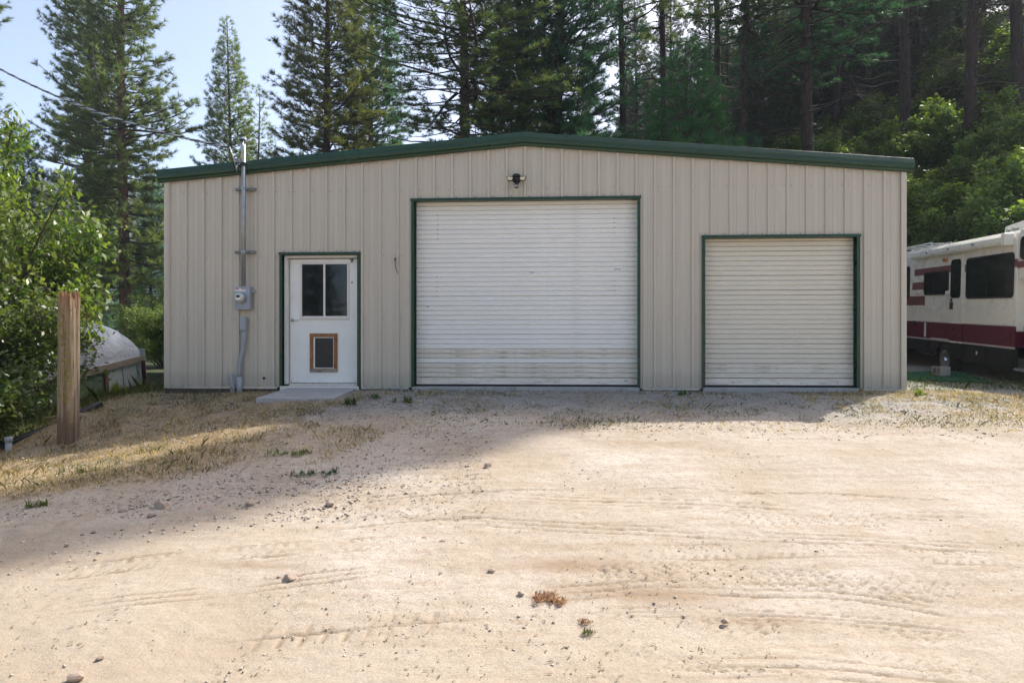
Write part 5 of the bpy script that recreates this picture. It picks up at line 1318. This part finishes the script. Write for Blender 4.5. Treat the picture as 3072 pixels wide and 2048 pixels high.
# weeds: individuals
M['weedleaf'] = leafmat('weed_leaves', [(.03, .07, .03), (.05, .10, .04), (.07, .13, .05)], .3)
M['weedyellow'] = leafmat('yellow_weed', [(.10, .16, .02), (.16, .22, .03), (.2, .25, .05)], .4)
M['weeddry'] = leafmat('dry_weed', [(.17, .08, .045), (.26, .135, .08), (.33, .22, .13)], .3, (1.2, 1., .8))
def weed(px, py, n, h, w_, mat, label, seed, lay=.7, spread=None):
    p = G(px, py); g = np.random.default_rng(seed); V, Fc = [], []; spread = spread or h*.8
    nsub = max(3, n//14); sub = [(spread*g.normal(0, .5), spread*g.normal(0, .35)) for _ in range(nsub)]; sh = g.uniform(.45, 1.1, nsub)
    for i in range(int(n*1.8)):
        k = g.integers(nsub); a = g.uniform(0, 6.28); l = h*sh[k]*g.uniform(.4, 1.15); t = g.uniform(.1, lay)
        c0 = np.array([sub[k][0]+g.normal(0, .012), sub[k][1]+g.normal(0, .012), g.uniform(0, .3)*l]); d_ = np.array([math.cos(a)*math.sin(t*1.5), math.sin(a)*math.sin(t*1.5), math.cos(t*1.5)]); s_ = np.array([-math.sin(a), math.cos(a), 0])*w_*g.uniform(.25, .6)
        b = len(V); V += [c0, c0+d_*l*.45+s_, c0+d_*l+np.array([0, 0, -l*.3*t]), c0+d_*l*.45-s_]; Fc.append((b, b+1, b+2, b+3))
    o = mesh_np('weed', np.array(V), np.array(Fc), M[mat]); o.location = p; tag(o, label, 'weed', 'weeds growing in the yard'); return o
weed(2072, 1165, 60, .19, .022, 'weedleaf', 'dark weed against the wall left of the small roller door', 1, .5)
weed(2040, 1185, 50, .13, .022, 'weedleaf', 'low weed on the gravel just left of the small roller door', 2)
weed(2462, 1166, 60, .13, .03, 'weedleaf', 'leafy weed near the right end of the small roller door', 3, .9)
weed(2540, 1170, 70, .16, .034, 'weedleaf', 'broad leaved weed at the right foot of the small roller door', 4, .9)
weed(1050, 1215, 70, .12, .016, 'weedleaf', 'dark weed on the gravel below the doorstep slab', 5, .9)
weed(1215, 1210, 90, .14, .012, 'grassgreen', 'bright grass tuft below the big roller door left side', 6, .8)
weed(905, 1362, 200, .07, .010, 'grassgreen', 'spreading green tuft on the slope mid left', 7, .9, .26)
weed(960, 1425, 180, .07, .010, 'weedleaf', 'dark trailing weed on the shaded sand', 8, 1., .22)
weed(1660, 1802, 260, .05, .008, 'weeddry', 'rusty dry weed tuft in the middle of the driveway', 9, 1., .10)
weed(1770, 1900, 60, .03, .006, 'grassgreen', 'small green and brown weed below the rusty tuft', 10, 1., .04)
weed(1750, 1868, 60, .03, .006, 'weeddry', 'small dry weed just above the green one', 11, 1., .04)
weed(2755, 1188, 60, .12, .03, 'weedyellow', 'yellow green weed by the building right corner', 12, .8)
weed(1120, 1195, 90, .10, .014, 'weedleaf', 'green weed along the right edge of the doorstep slab', 13, .9)
weed(240, 1418, 160, .08, .008, 'grassgreen', 'green tuft on the golden bank left of the post foot', 14, .8, .15)
weed(120, 1520, 200, .08, .009, 'grassgreen', 'green tuft low on the golden bank at the left edge', 15, .9, .09)
weed(1870, 1162, 40, .08, .02, 'weedleaf', 'tiny weed at the right foot of the big roller door', 16, .7)
weed(1345, 1160, 40, .07, .02, 'weedleaf', 'tiny weed under the big roller door left end', 17, .7)
weed(2820, 1205, 30, .12, .008, 'grassdry', 'pale dry stalk tuft on the sunny rise', 18, .3)
weed(345, 1180, 120, .30, .03, 'weedyellow', 'yellow green weed clump in front of the hoop house', 19, .6)

# ------------------------------------------------------------------ smoke haze in the valley air
hz = bpy.data.materials.new('haze_air'); hz.use_nodes = True; hz.node_tree.nodes.clear()
ho = hz.node_tree.nodes.new('ShaderNodeOutputMaterial'); hv = hz.node_tree.nodes.new('ShaderNodeVolumePrincipled')
hv.inputs['Color'].default_value = (.80, .88, 1., 1); hv.inputs['Density'].default_value = .0005; hv.inputs['Anisotropy'].default_value = .3
hz.node_tree.links.new(hv.outputs[0], ho.inputs['Volume'])
tag(MB().box(-425, 425, -215, 645, -6, 112).build('haze', hz), 'pale smoky haze in the valley air', kind='stuff')
S.cycles.volume_bounces = 0
